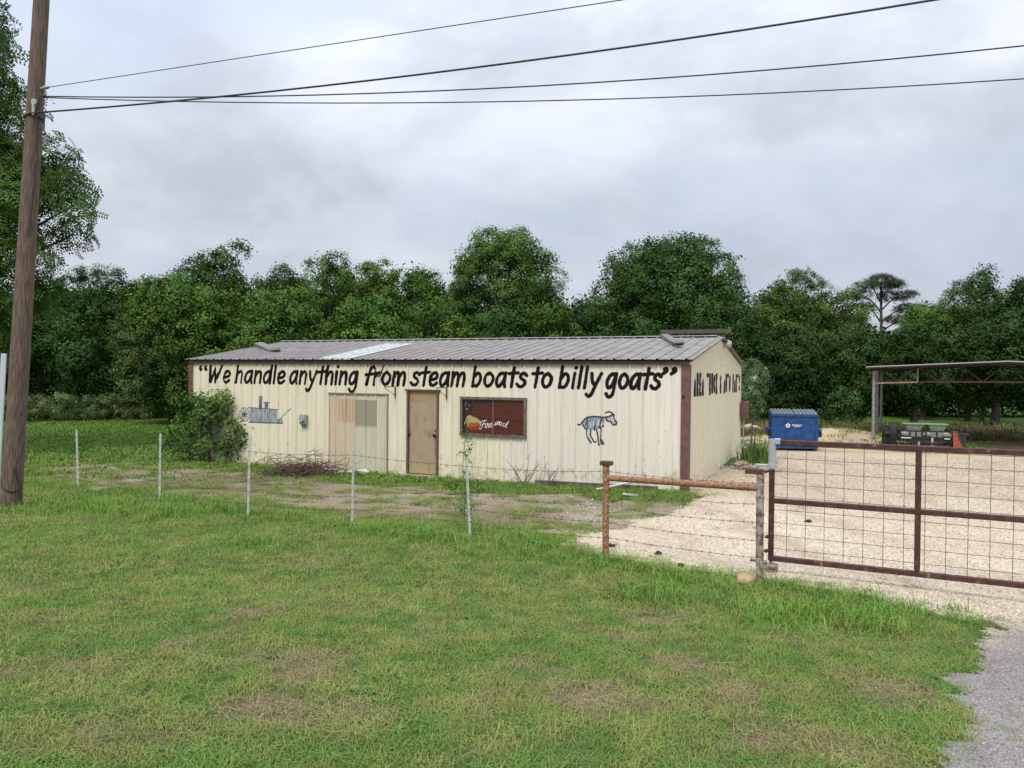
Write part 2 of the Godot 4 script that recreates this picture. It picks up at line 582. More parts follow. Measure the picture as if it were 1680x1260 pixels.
func build_weeds() -> void:
	rng.seed = 41
	var s := Shape.new()
	for i in 9:
		var a := TAU * i / 9.0 + rng.randf() * 0.5
		var d := Vector3(cos(a), 0.25, sin(a))
		var w := Vector3(-sin(a), 0, cos(a)) * rng.randf_range(0.010, 0.016)
		var l := rng.randf_range(0.04, 0.085)
		var sh := rng.randf_range(0.8, 1.2)
		s.tint = Color(sh, sh, sh)
		s.quad(d * 0.008, d * l * 0.55 - w, d * l - Vector3(0, l * 0.3, 0), d * l * 0.55 + w)
	var m := s.mesh()
	var t := []; var c := []
	for i in 1900:
		var z := rng.randf_range(-12.0, -2.5)
		var x := rng.randf_range(-8.5, 3.6)
		if n_mid.get_noise_2d(x * 1.1 + 19.0, z * 1.1) < 0.05 or land(x, z) != LAWN:
			continue
		t.append(place(x, z, rng.randf_range(0.5, 1.0), 1.0, -0.012))
		c.append(Color(0.10, 0.21, 0.05).lerp(Color(0.17, 0.26, 0.07), rng.randf()))
	var o := many("broadleaf_weeds", m, leafy("grass_blade", 0.6, 0.4), t, c, self)
	tag(o, "small broad-leaved weeds growing in patches of the mown lawn", "weeds", "", "stuff")


func build_stones() -> void:
	rng.seed = 31
	var s := Shape.new()
	s.blob(Vector3.ZERO, Vector3(0.5, 0.28, 0.42), 5, 0.35, 3, 5)
	var m := s.mesh()
	var mat := plain("loose_stone", Color.WHITE, 0.9)
	mat.vertex_color_use_as_albedo = true
	var t := []; var c := []; var rt := []; var rc := []
	for i in 95000:
		var d := 6.5 + 17.0 * pow(rng.randf(), 1.5)
		var z := -d
		var x := rng.randf_range(0.6, 0.75 * d + 1.5)
		var k := land(x, z)
		var sz := (1.0 + 0.06 * maxf(d - 12.0, 0.0)) * rng.randf_range(0.010, 0.027) * (1.5 if rng.randf() < 0.12 else 1.0)
		if k == LANE:
			if rng.randf() > 0.3: continue
		elif k != YARD:
			continue
		var tr := Transform3D(Basis.from_euler(Vector3(rng.randf_range(-0.5, 0.5), rng.randf() * TAU, 0)).scaled(Vector3.ONE * sz), Vector3(x, ground(x, z) + sz * 0.1, z))
		t.append(tr)
		var g := rng.randf_range(0.5, 1.15)
		c.append(Color(0.69, 0.595, 0.465).lerp(Color(0.62, 0.57, 0.49), rng.randf()) * g * lerpf(1.0, 0.86, smoothstep(12.0, 17.0, d)))
	for i in 30000:
		var z := rng.randf_range(-7.9, -1.5)
		var x := rng.randf_range(1.2, 6.0)
		if land(x, z) != ROAD and not (rng.randf() < 0.05 and x > 1.6 and z < -2.5):
			continue
		var sz := rng.randf_range(0.008, 0.02)
		rt.append(Transform3D(Basis.from_euler(Vector3(rng.randf_range(-0.6, 0.6), rng.randf() * TAU, 0)).scaled(Vector3.ONE * sz), Vector3(x, ground(x, z) + sz * 0.1, z)))
		var g := rng.randf_range(0.45, 1.35)
		rc.append(Color(0.33, 0.30, 0.29) * g)
	var o := many("yard_gravel", m, mat, t, c, self)
	tag(o, "loose cream stones scattered over the yard by the gate", "gravel", "", "stuff")
	o = many("road_gravel", m, mat, rt, rc, self)
	tag(o, "loose grey stone chips on the road shoulder", "gravel", "", "stuff")


# ------------------------------------------------------------------ trees
var clump_mesh := {}


func clump(key: String) -> Mesh:
	if clump_mesh.has(key):
		return clump_mesh[key]
	rng.seed = hash(key) % 100000
	var s := Shape.new()
	if key == "pinnate":
		# a spray of five feather leaves, each with narrow leaflets in pairs
		for f in 7:
			var a := rng.randf() * TAU
			var d := Vector3(cos(a), rng.randf_range(-0.35, 0.35), sin(a)).normalized()
			var side := d.cross(Vector3.UP).normalized()
			var up := side.cross(d)
			for k in 6:
				var q := 0.12 + 0.15 * k
				var p := d * q + Vector3.DOWN * q * q * 0.35
				for e in [-1, 1]:
					var o: Vector3 = (side * e + d * 0.7 + up * rng.randf_range(-0.25, 0.2)).normalized()
					var w: Vector3 = o.cross(up).normalized() * 0.044
					var l := 0.24 - 0.014 * k
					var sh := rng.randf_range(0.75, 1.25)
					s.tint = Color(sh, sh, sh * 0.9)
					s.quad(p, p + o * l * 0.45 - w, p + o * l + Vector3.DOWN * 0.03, p + o * l * 0.45 + w)
	elif key == "needle":
		for f in 70:
			var d := Vector3(rng.randfn(), rng.randfn() * 0.55 + 0.25, rng.randfn()).normalized()
			var p := Vector3(rng.randfn() * 0.3, rng.randfn() * 0.1, rng.randfn() * 0.3)
			var w := d.cross(Vector3(rng.randf(), 1, rng.randf())).normalized() * 0.03
			var sh := rng.randf_range(0.75, 1.25)
			s.tint = Color(sh, sh, sh)
			s.tri(p - w, p + w, p + d * rng.randf_range(0.2, 0.36))
	else:
		var big := key == "broad"
		for f in (54 if big else 74):
			var p := Vector3(rng.randfn() * 0.3, rng.randfn() * 0.17, rng.randfn() * 0.3)
			var nn := (Vector3(rng.randfn(), 0, rng.randfn()) * 0.55 + Vector3.UP + p * 1.2).normalized()
			var a := rng.randf() * TAU
			var x := nn.cross(Vector3(cos(a), 0.1, sin(a))).normalized()
			var z := nn.cross(x)
			var l := rng.randf_range(0.085, 0.15) if big else rng.randf_range(0.065, 0.12)
			var sh := rng.randf_range(0.7, 1.3)
			s.tint = Color(sh * rng.randf_range(0.9, 1.1), sh, sh * rng.randf_range(0.8, 1.1))
			s.quad(p - x * l, p - z * l * 0.5, p + x * l - nn * l * 0.2, p + z * l * 0.5)
			var soft := (nn * 0.4 + (p * 2.2 + Vector3.UP * 0.5).normalized() * 0.6).normalized()
			for q in range(s.n.size() - 4, s.n.size()):
				s.n[q] = soft
	clump_mesh[key] = s.mesh()
	return clump_mesh[key]


func leaf_tint(base: Color, spread: float) -> Color:
	var g := rng.randf_range(1.0 - spread, 1.0 + spread)
	var y := rng.randf_range(-0.13, 0.07)
	return Color(base.r * g * (1.0 + y), base.g * g, base.b * g * (1.0 - y))


func crown(o: Node3D, lobes: Array, key: String, size: float, density: float, base: Color, ground_y := 0.1, upright := 0.4, called := "crown") -> void:
	var t := []; var c := []
	for l in lobes:
		var at: Vector3 = l[0]
		var r: Vector3 = l[1]
		var mean := (r.x + r.y + r.z) / 3.0
		var k := maxi(int(density * 12.5 * mean * mean / (size * size)), 1)
		var tone := leaf_tint(base, 0.25)
		for i in k:
			var d := Vector3(rng.randfn(), rng.randfn(), rng.randfn()).normalized()
			var q := d * r * (0.66 + 0.38 * pow(rng.randf(), 0.5)) * (1.0 + 0.22 * n_mid.get_noise_3dv(d * 1.3 + at * 0.7))
			var p := at + q
			if p.y < ground_y:
				continue
			var y := (d * 0.5 + Vector3.UP * upright + Vector3(rng.randfn(), rng.randfn(), rng.randfn()) * 0.25).normalized()
			var x := y.cross(Vector3(rng.randfn(), rng.randfn(), rng.randfn())).normalized()
			t.append(Transform3D(Basis(x, y, x.cross(y)).scaled(Vector3.ONE * size * rng.randf_range(0.7, 1.25)), p))
			c.append(leaf_tint(tone, 0.18))
	many(called, clump(key), leafy("leaf", 0.65, 0.42), t, c, o)


func trunk(o: Node3D, h: float, r: float, lobes: Array, lean := Vector3.ZERO, fork := 0.6) -> void:
	var s := Shape.new()
	var top := Vector3(0, h, 0) + lean
	s.tube([Vector3(0, -0.1, 0), Vector3(0, 0.25, 0) + lean * 0.05, top * 0.5 + Vector3(rng.randf() * 0.2, 0, rng.randf() * 0.2), top], [r * 1.35, r, r * 0.8, r * 0.45], 8)
	for l in lobes:
		if rng.randf() < 0.75:
			var e: Vector3 = l[0]
			var q := top * clampf(e.y / maxf(h, 0.1) * fork, 0.3, 0.95)
			s.tube([q, q.lerp(e, 0.5) + Vector3(0, 0.25, 0), e], [r * 0.4, r * 0.26, r * 0.1], 5, false)
	part("trunk", s, speckled("bark", 0.03, [[0.2, lin(0.05, 0.042, 0.034)], [0.7, lin(0.13, 0.11, 0.09)]], 0.8, 0.95), o)


func oval_lobes(h: float, base: float, rad: float, count: int, lobe: float, top_heavy := 0.2) -> Array:
	var out := []
	var cy := (h + base) * 0.5
	var ry := (h - base) * 0.5
	for i in count:
		# spread evenly round the oval
		var y := 1.0 - 2.0 * (i + 0.5) / count
		var a := i * 2.39996 + rng.randf_range(-0.35, 0.35)
		var q := sqrt(1.0 - y * y)
		var d := Vector3(q * cos(a), clampf(y + top_heavy * 0.2, -1, 1), q * sin(a))
		var lr := lobe * rng.randf_range(0.75, 1.25)
		var wide := rng.randf_range(0.86, 1.04)
		out.append([Vector3(d.x * maxf(rad - lr, 0.1) * wide, cy + d.y * maxf(ry - lr * 0.8, 0.1), d.z * maxf(rad - lr, 0.1) * wide), Vector3(lr, lr * 0.8, lr)])
	return out


func tree(called: String, label: String, x: float, z: float, h: float, base: float, rad: float, key: String, col: Color, seed_: int, count := 17, lobe := 0.42, size := 0.8, density := 1.45, group := "trees along the back of the field") -> Node3D:
	rng.seed = seed_
	if key == "broad": size *= 0.78
	var o := thing(called, label, "tree", Vector3(x, 0, z), 0.0, group)
	var l := oval_lobes(h, base, rad, count, rad * lobe)
	trunk(o, h * 0.72, 0.06 + rad * 0.055, l)
	crown(o, l, key, size, density, col)
	return o


func spires(o: Node3D, count: int, wide: float, y: float, col: Color) -> void:
	var l := []
	for i in count:
		var x := lerpf(-wide, wide, (i + 0.5) / count) + rng.randf_range(-0.15, 0.15)
		var top := y - 0.9 * x * x / (wide * wide) + rng.randf_range(-0.2, 0.3)
		for k in 3:
			l.append([Vector3(x + 0.06 * k, top + 0.22 * k - 0.2, rng.randf_range(-0.6, 0.6)), Vector3(0.26 - 0.07 * k, 0.3, 0.26 - 0.07 * k)])
	crown(o, l, "fine", 0.5, 1.6, col, 0.1, 1.0, "upper_sprays")


func build_trees() -> void:
	var dark := Color(0.050, 0.099, 0.022)
	var mid := Color(0.090, 0.165, 0.031)
	var light := Color(0.108, 0.196, 0.036)
	var shady := Color(0.040, 0.078, 0.019)
	var olive := Color(0.115, 0.172, 0.038)
	# --- near pecan at the left edge, behind the utility pole
	rng.seed = 401
	var o := thing("pecan_tree", "tall pecan tree with drooping feathery leaves behind the utility pole", "tree", Vector3(-16.35, 0, -21.5))
	var l := []
	for q in [[0.2, 12.5, 0, 1.7], [1.6, 11.4, 0.8, 1.1], [2.5, 9.9, 0.2, 0.7], [1.5, 9.6, 1.0, 1.2], [2.9, 8.4, -0.3, 1.0], [3.6, 7.6, 0.4, 0.9], [4.35, 7.05, 0.3, 0.52], [2.6, 7.3, 0.6, 1.2], [3.9, 6.3, -0.3, 0.55], [1.9, 6.2, 0.2, 1.3], [3.1, 5.7, 0.5, 0.75], [1.2, 8.0, 0, 1.9], [0.2, 10.3, 0, 2.2], [-1.5, 11.0, 0.5, 2.0], [-2.6, 8.6, 0, 2.2], [-2.2, 6.2, 0, 1.9], [0.3, 6.0, 1.2, 1.7], [2.2, 4.6, -0.3, 1.0], [0.9, 4.2, 0.2, 1.4], [3.3, 4.7, 0.2, 0.55], [1.6, 3.3, 0.3, 0.9]]:
		l.append([Vector3(q[0], q[1], q[2]), Vector3(q[3], q[3] * 0.75, q[3])])
	trunk(o, 10.5, 0.22, l)
	crown(o, l, "pinnate", 0.58, 1.2, Color(0.080, 0.142, 0.028), 0.6, 0.35)
	# --- the row along the back, left to right
	tree("dark_cedar", "dark bushy tree filling the left corner behind the hedge", -27.0, -41, 7.0, 0.2, 3.1, "fine", dark, 1)
	var tip := tree("dark_cedar", "dark tree with feathery tips just right of the utility pole", -21.8, -40, 6.8, 0.2, 2.6, "fine", dark, 2, 20, 0.36)
	spires(tip, 11, 2.4, 7.35, dark)
	tree("thicket_tree", "dull green tree between the feathery-topped tree and the vine-draped tree", -19.2, -42, 6.4, 0.2, 2.2, "fine", mid, 3)
	var vine := tree("vine_draped_tree", "rounded tree hung with trailing vines left of the shed", -15.9, -36, 7.0, 0.3, 2.3, "broad", mid, 4, 20, 0.42)
	rng.seed = 77
	var drape := []
	for i in 26:
		var a := rng.randf_range(0.2, 2.9)
		var top := Vector3(cos(a) * 2.2, rng.randf_range(2.6, 5.6), sin(a) * 2.1)
		for k in 4:
			drape.append([top + Vector3(rng.randf_range(-0.1, 0.1), -0.45 * k, 0.08 * k), Vector3(0.2, 0.34, 0.2)])
	crown(vine, drape, "fine", 0.5, 1.1, Color(0.105, 0.15, 0.05), 0.2, 0.3, "hanging_vines")
	# open-topped tall tree
	rng.seed = 405
	o = thing("open_crowned_tree", "tall sparse tree with a clump leaning right at its tip", "tree", Vector3(-16.4, 0, -42), 0.0, "trees along the back of the field")
	l = [[Vector3(1.4, 9.1, 0), Vector3(0.55, 0.4, 0.5)], [Vector3(0.9, 8.55, 0.2), Vector3(0.75, 0.5, 0.7)], [Vector3(0.0, 8.5, 0.1), Vector3(0.8, 0.5, 0.7)], [Vector3(-0.7, 8.1, 0), Vector3(0.85, 0.55, 0.8)], [Vector3(-1.4, 7.5, 0), Vector3(0.9, 0.6, 0.8)], [Vector3(0.6, 7.6, 0.2), Vector3(1.1, 0.7, 1)], [Vector3(-0.4, 6.9, 0.3), Vector3(1.4, 0.8, 1.2)], [Vector3(1.3, 6.9, 0), Vector3(0.9, 0.7, 0.9)], [Vector3(0, 5.6, 0.5), Vector3(2.0, 1.2, 1.5)], [Vector3(-2.1, 6.7, 0.3), Vector3(0.7, 0.5, 0.7)], [Vector3(0, 3.5, 0.5), Vector3(2.1, 1.6, 1.5)]]
	trunk(o, 8.3, 0.17, l)
	crown(o, l, "broad", 0.7, 1.15, Color(0.075, 0.13, 0.03))
	tree("rounded_oak", "round dark-topped tree next right of the sparse tall tree", -14.0, -46, 8.9, 1.0, 2.0, "fine", dark, 6)
	tree("woodland_tree", "light green tree in front of the sparse tall tree", -14.0, -35, 6.3, 0.2, 2.2, "broad", mid, 7)
	tree("woodland_tree", "yellowish-green tree behind the left third of the shed roof", -10.6, -35.5, 6.4, 0.2, 2.4, "broad", light, 8)
	tree("twin_topped_tree", "tree with a pale flat top above the white skylight sheet", -11.2, -47, 9.9, 1.0, 2.4, "fine", mid, 9, 20, 0.36)
	tree("woodland_tree", "rounded mid-green tree just right of the pale flat top", -8.0, -45, 9.2, 1.0, 2.0, "fine", mid, 10)
	tree("woodland_tree", "narrow green tree standing left of the big round-headed elm", -5.1, -44.5, 8.4, 0.8, 1.8, "fine", mid, 11)
	tree("woodland_tree", "bushy bright tree directly behind the middle of the roof", -6.6, -35, 5.9, 0.2, 2.1, "broad", light, 12)
	tree("woodland_tree", "low spreading tree in front of the big round-headed elm", -3.4, -35.5, 5.9, 0.2, 2.0, "broad", mid, 13)
	tree("round_headed_elm", "big round-headed tree rising highest over the shed's middle", -0.5, -48, 11.5, 4.5, 3.8, "fine", Color(0.092, 0.165, 0.036), 14, 30, 0.27, 0.8, 1.5)
	tree("woodland_tree", "low bluish-green tree behind the roof right of middle", -0.4, -38, 5.9, 0.2, 2.3, "fine", dark, 15)
	tree("woodland_tree", "small tree in the dip between the elm and the broad oak", 1.9, -39, 6.1, 0.2, 1.9, "fine", mid, 16)
	tree("woodland_tree", "dense low tree left of the broad oak's trunk", 4.2, -40, 6.5, 0.2, 1.9, "fine", dark, 17)
	tree("broad_oak", "broad dense dark oak standing over the right end of the shed", 8.6, -42, 10.2, 2.5, 4.5, "fine", Color(0.066, 0.125, 0.026), 18, 36, 0.25, 0.8, 1.5)
	tree("woodland_tree", "shady tree below the broad oak behind the roof ridge", 5.6, -36, 5.4, 0.2, 2.1, "fine", dark, 19)
	tree("woodland_tree", "dark green tree behind the shed's right gable", 10.2, -37.5, 6.0, 0.2, 2.4, "fine", dark, 20)
	tree("pointed_tree", "pointed olive tree first right of the broad oak", 14.2, -44, 7.2, 0.5, 1.5, "fine", olive, 21, 15, 0.36)
	tip = tree("pointed_tree", "spiky-topped olive tree above the blue dumpster", 17.2, -46, 8.1, 0.5, 1.9, "fine", olive, 22, 18, 0.34)
	spires(tip, 9, 1.6, 8.5, olive)
	tree("pointed_tree", "yellow-olive tree close on the left of the pine", 20.4, -47, 8.1, 0.5, 1.8, "fine", olive, 23, 18, 0.34)
	# pine with layered flat tufts and bare limbs
	rng.seed = 424
	o = thing("pine_tree", "lone pine with a flat domed crown against the sky", "tree", Vector3(25.8, 0, -54))
	l = [[Vector3(0, 9.5, 0), Vector3(0.75, 0.22, 0.7)], [Vector3(-0.95, 9.05, 0), Vector3(0.75, 0.26, 0.7)], [Vector3(0.95, 9.15, 0), Vector3(0.7, 0.25, 0.7)], [Vector3(0.1, 8.95, 0.4), Vector3(0.8, 0.22, 0.7)], [Vector3(-1.4, 8.3, 0), Vector3(0.7, 0.28, 0.7)], [Vector3(1.6, 8.35, 0), Vector3(0.75, 0.3, 0.7)], [Vector3(0.3, 8.2, 0.3), Vector3(0.6, 0.3, 0.6)], [Vector3(-1.2, 7.5, 0.2), Vector3(0.6, 0.25, 0.6)], [Vector3(1.9, 7.4, 0), Vector3(0.9, 0.25, 0.7)], [Vector3(2.3, 6.7, 0.2), Vector3(0.8, 0.25, 0.7)], [Vector3(1.0, 6.6, 0.1), Vector3(0.7, 0.25, 0.6)], [Vector3(-1.6, 6.5, 0), Vector3(0.7, 0.3, 0.6)]]
	trunk(o, 9.0, 0.16, l, Vector3.ZERO, 0.86)
	crown(o, l, "needle", 0.5, 2.2, Color(0.045, 0.07, 0.028), 0.5, 0.8)
	tree("woodland_tree", "low tree just right of the pine", 24.6, -46, 7.2, 0.4, 1.8, "fine", mid, 25)
	tip = tree("woodland_tree", "spiky tree between the pine and the narrow spire tree", 27.0, -45.5, 7.6, 0.4, 1.7, "fine", olive, 26)
	spires(tip, 8, 1.5, 8.0, olive)
	tree("spire_tree", "narrow dark spire tree near the right edge", 26.3, -43, 8.9, 0.5, 1.05, "fine", dark, 27, 16, 0.5)
	tree("woodland_tree", "tall dark tree cut off by the right edge", 28.4, -42, 8.5, 0.5, 2.3, "fine", dark, 28)
	tree("overhanging_tree", "dark tree behind the blue dumpster with branches to the ground", 13.4, -38.5, 5.0, 0.1, 2.3, "broad", shady, 29)
	tree("overhanging_tree", "green tree behind the left posts of the carport", 17.2, -40, 5.2, 0.2, 2.3, "broad", shady, 30)
	tree("overhanging_tree", "dark arching tree above the parked trailer", 20.4, -39, 5.2, 0.8, 2.4, "broad", shady, 31, 18, 0.36)
	tree("overhanging_tree", "wide dark tree over the carport roof at far right", 24.2, -38.5, 5.6, 1.3, 2.8, "broad", shady, 32, 20, 0.34)
	tree("overhanging_tree", "dark tree beyond the right edge behind the carport", 29.0, -38, 6.6, 0.8, 2.9, "broad", shady, 33)
	tree("dark_cedar", "dark tree beyond the left edge of the far field", -33.0, -38, 7.4, 0.2, 3.4, "fine", dark, 34)
	# the wood behind them, one mass
	rng.seed = 501
	var wt := []; var wc := []
	for i in 11000:
		var x := rng.randf_range(-48.0, 50.0)
		var p := Vector3(x, pow(rng.randf(), 0.7) * (6.9 + 2.4 * n_low.get_noise_2d(x * 5.0, 5.0) + (0.8 if x < -3.0 and x > -15.0 else 0.0)), -49.0 - rng.randf() * 5.0)
		if absf(x - 25.0) < 2.6 and p.y > 5.3 or p.y < 2.0 and rng.randf() < 0.4:
			continue
		wt.append(Transform3D(Basis.from_euler(Vector3(rng.randf_range(-0.5, 0.5), rng.randf() * TAU, rng.randf_range(-0.5, 0.5))).scaled(Vector3.ONE * rng.randf_range(1.1, 1.9)), p))
		wc.append(leaf_tint(dark, 0.3))
	o = many("deep_woods", clump("fine"), leafy("leaf", 0.65, 0.42), wt, wc, self)
	tag(o, "deep dark woods behind the first row of trees", "woods", "", "stuff")
	# --- shrubs
	rng.seed = 511
	o = thing("wall_shrub", "leafy green shrub growing against the shed's left front corner", "shrub", Vector3(-8.22, 0, -20.9))
	l = [[Vector3(0, 0.45, 0.1), Vector3(0.65, 0.45, 0.4)], [Vector3(-0.5, 0.8, 0), Vector3(0.55, 0.5, 0.45)], [Vector3(0.5, 0.75, 0.15), Vector3(0.5, 0.4, 0.4)], [Vector3(-0.35, 1.35, 0.1), Vector3(0.55, 0.38, 0.4)], [Vector3(0.15, 1.35, 0.15), Vector3(0.42, 0.35, 0.36)], [Vector3(0.38, 1.7, 0.1), Vector3(0.24, 0.2, 0.26)], [Vector3(-0.15, 1.68, 0.1), Vector3(0.35, 0.22, 0.3)], [Vector3(-0.65, 1.6, 0), Vector3(0.25, 0.22, 0.25)], [Vector3(0.85, 0.95, 0.2), Vector3(0.25, 0.18, 0.2)], [Vector3(1.05, 0.72, 0.2), Vector3(0.2, 0.14, 0.2)], [Vector3(-0.85, 0.6, 0.1), Vector3(0.25, 0.3, 0.25)]]
	trunk(o, 1.2, 0.03, l)
	crown(o, l, "broad", 0.42, 1.0, Color(0.085, 0.16, 0.03), 0.03, 0.5)
	rng.seed = 512
	o = thing("vine_sapling", "thin leafy sapling climbing the bent fence post before the window", "sapling", Vector3(-0.72, 0.05, -11.75))
	var s := Shape.new()
	s.tube([Vector3(0, 0, 0), Vector3(0.02, 0.5, 0), Vector3(-0.02, 1.0, 0.02), Vector3(0.03, 1.6, 0.0)], [0.008, 0.006, 0.004], 5)
	part("stem", s, plain("green_stem", lin(0.12, 0.13, 0.06)), o)
	l = []
	for i in 13:
		l.append([Vector3(rng.randf_range(-0.05, 0.07), 0.3 + 0.1 * i, rng.randf_range(-0.04, 0.04)), Vector3(0.05, 0.06, 0.05)])
	for q in [[-0.26, 0.68], [-0.18, 0.72], [0.2, 0.66], [0.12, 0.7], [0.25, 0.7], [-0.1, 0.45], [0.12, 0.4]]:
		l.append([Vector3(q[0], q[1], 0), Vector3(0.07, 0.06, 0.06)])
	crown(o, l, "broad", 0.15, 0.7, Color(0.10, 0.19, 0.035), 0.03, 0.4, "foliage")
	rng.seed = 513
	o = thing("round_bush", "bright green round bush between the dumpster and the carport", "bush", Vector3(15.9, 0, -37.2))
	l = oval_lobes(2.0, 0.0, 1.0, 10, 0.45)
	crown(o, l, "broad", 0.5, 1.1, Color(0.07, 0.13, 0.04), 0.03, 0.4, "foliage")
	rng.seed = 514
	o = thing("flowering_bush", "pale flowering bush peeping out behind the shed's right wall", "bush", Vector3(8.2, 0, -26.3))
	l = oval_lobes(3.1, 1.1, 0.55, 12, 0.42)
	trunk(o, 2.2, 0.03, l)
	crown(o, l, "fine", 0.36, 1.0, Color(0.13, 0.19, 0.08), 0.03, 0.4, "foliage")
	crown(o, l, "fine", 0.2, 0.05, Color(0.7, 0.7, 0.62), 0.03, 0.4, "blossoms")
	rng.seed = 515
	var hg := thing("vine_hedge", "low tangled hedge along the far edge of the left field", "hedge", Vector3(-19.8, 0, -38.0), 0.57)
	l = []
	for i in 30:
		l.append([Vector3(-5.6 + i * 0.38, 0.6 + rng.randf_range(-0.05, 0.12), rng.randf_range(-0.2, 0.2)), Vector3(0.5, 0.62 + rng.randf() * 0.12, 0.5)])
	crown(hg, l, "fine", 0.42, 0.8, Color(0.15, 0.195, 0.08), 0.03, 0.3, "foliage")
	# rank weeds and low growth at the foot of the trees
	var bm := blade_tuft(26, 0.25, 0.7, 0.22, 0.012, 0.8, 15)
	var bt := []; var bc := []
	rng.seed = 516
	for i in 2600:
		var x := rng.randf_range(7.0, 32.0)
		var z := rng.randf_range(-36.5, -31.5) + 0.05 * x
		bt.append(place(x, z, rng.randf_range(0.6, 1.2), rng.randf_range(0.3, 1.0)))
		bc.append(Color(0.28, 0.215, 0.12).lerp(Color(0.13, 0.17, 0.055), clampf(0.4 + n_mid.get_noise_2d(x * 0.6, z) * 1.5, 0.0, 1.0)) * rng.randf_range(0.7, 1.1))
	for i in 500:
		var x := rng.randf_range(-30.0, -12.0)
		bt.append(place(x, -38.6 - (x + 20.0) * 0.6 + rng.randf_range(-2.0, 0.5), rng.randf_range(0.7, 1.2)))
		bc.append(Color(0.09, 0.12, 0.04))
	o = many("dry_weeds", bm, leafy("grass_blade", 0.6, 0.4), bt, bc, self)
	tag(o, "tan and green rank weeds at the foot of the back trees", "weeds", "", "stuff")
	bt = []; bc = []
	for i in 24:
		var a := rng.randf() * TAU
		var q := sqrt(rng.randf()) * 0.36
		bt.append(Transform3D(Basis(Vector3.UP, rng.randf() * TAU).scaled(Vector3.ONE * rng.randf_range(0.7, 1.0)), Vector3(cos(a) * q, 0, sin(a) * q)))
		bc.append(Color(0.125, 0.22, 0.05) * rng.randf_range(0.8, 1.2))
	o = thing("weed_clump", "green weed clump at the shed's far right corner", "weeds", Vector3(6.55, ground(6.55, -20.5), -20.5))
	many("blades", bm, leafy("grass_blade", 0.6, 0.4), bt, bc, o)


# ------------------------------------------------------------------ painted textures
class Paint:
	var img: Image
	var w: int
	var h: int
	var size: Vector2      # metres covered
	var rag := FastNoiseLite.new()

	func _init(w_: int, h_: int, size_: Vector2) -> void:
		w = w_; h = h_; size = size_
		img = Image.create(w, h, false, Image.FORMAT_RGB8)
		rag.frequency = 0.09
		rag.seed = 3

	func dab(x: int, y: int, c: Color, a: float) -> void:
		img.set_pixel(x, y, img.get_pixel(x, y).lerp(c, clampf(a, 0.0, 1.0)))

	func line(a: Vector2, b: Vector2, width: float, c: Color, alpha := 1.0, rough := 0.0) -> void:
		# a round-ended brush stroke, metres with y up
		var k := Vector2(w / size.x, h / size.y)
		var r := width * 0.5
		var lo := Vector2(minf(a.x, b.x) - r, minf(a.y, b.y) - r) * k
		var hi := Vector2(maxf(a.x, b.x) + r, maxf(a.y, b.y) + r) * k
		var px := 1.0 / k.x
		var ab := b - a
		var l2 := maxf(ab.length_squared(), 1e-9)
		for j in range(maxi(int(lo.y) - 1, 0), mini(int(hi.y) + 2, h)):
			for i in range(maxi(int(lo.x) - 1, 0), mini(int(hi.x) + 2, w)):
				var p := Vector2((i + 0.5) / k.x, (j + 0.5) / k.y)
				var t := clampf((p - a).dot(ab) / l2, 0.0, 1.0)
				var d := (p - a - ab * t).length() + rag.get_noise_2d(i, j) * rough
				if d < r + px:
					dab(i, h - 1 - j, c, alpha * ((r - d) / px + 0.5))

	func stroke(pts: PackedVector2Array, width: float, c: Color, alpha := 1.0, rough := 0.0) -> void:
		# smoothed through its points
		if pts.size() == 2:
			line(pts[0], pts[1], width, c, alpha, rough)
			return
		var m := pts.size()
		var last := pts[0]
		for i in m - 1:
			var p0 := pts[maxi(i - 1, 0)]
			var p3 := pts[mini(i + 2, m - 1)]
			for s in range(1, 5):
				var q := pts[i].cubic_interpolate(pts[i + 1], p0, p3, s / 4.0)
				line(last, q, width, c, alpha, rough)
				last = q

	func fill(poly: PackedVector2Array, c: Color, alpha := 1.0, streak := 0.0) -> void:
		var k := Vector2(w / size.x, h / size.y)
		var lo := poly[0]
		var hi := poly[0]
		for p in poly:
			lo = lo.min(p); hi = hi.max(p)
		for j in range(maxi(int(lo.y * k.y), 0), mini(int(hi.y * k.y) + 1, h)):
			for i in range(maxi(int(lo.x * k.x), 0), mini(int(hi.x * k.x) + 1, w)):
				if Geometry2D.is_point_in_polygon(Vector2((i + 0.5) / k.x, (j + 0.5) / k.y), poly):
					dab(i, h - 1 - j, c, alpha * (1.0 - streak * clampf(0.5 + rag.get_noise_2d(i * 2.6, j * 0.22) * 1.7, 0.0, 1.0)))


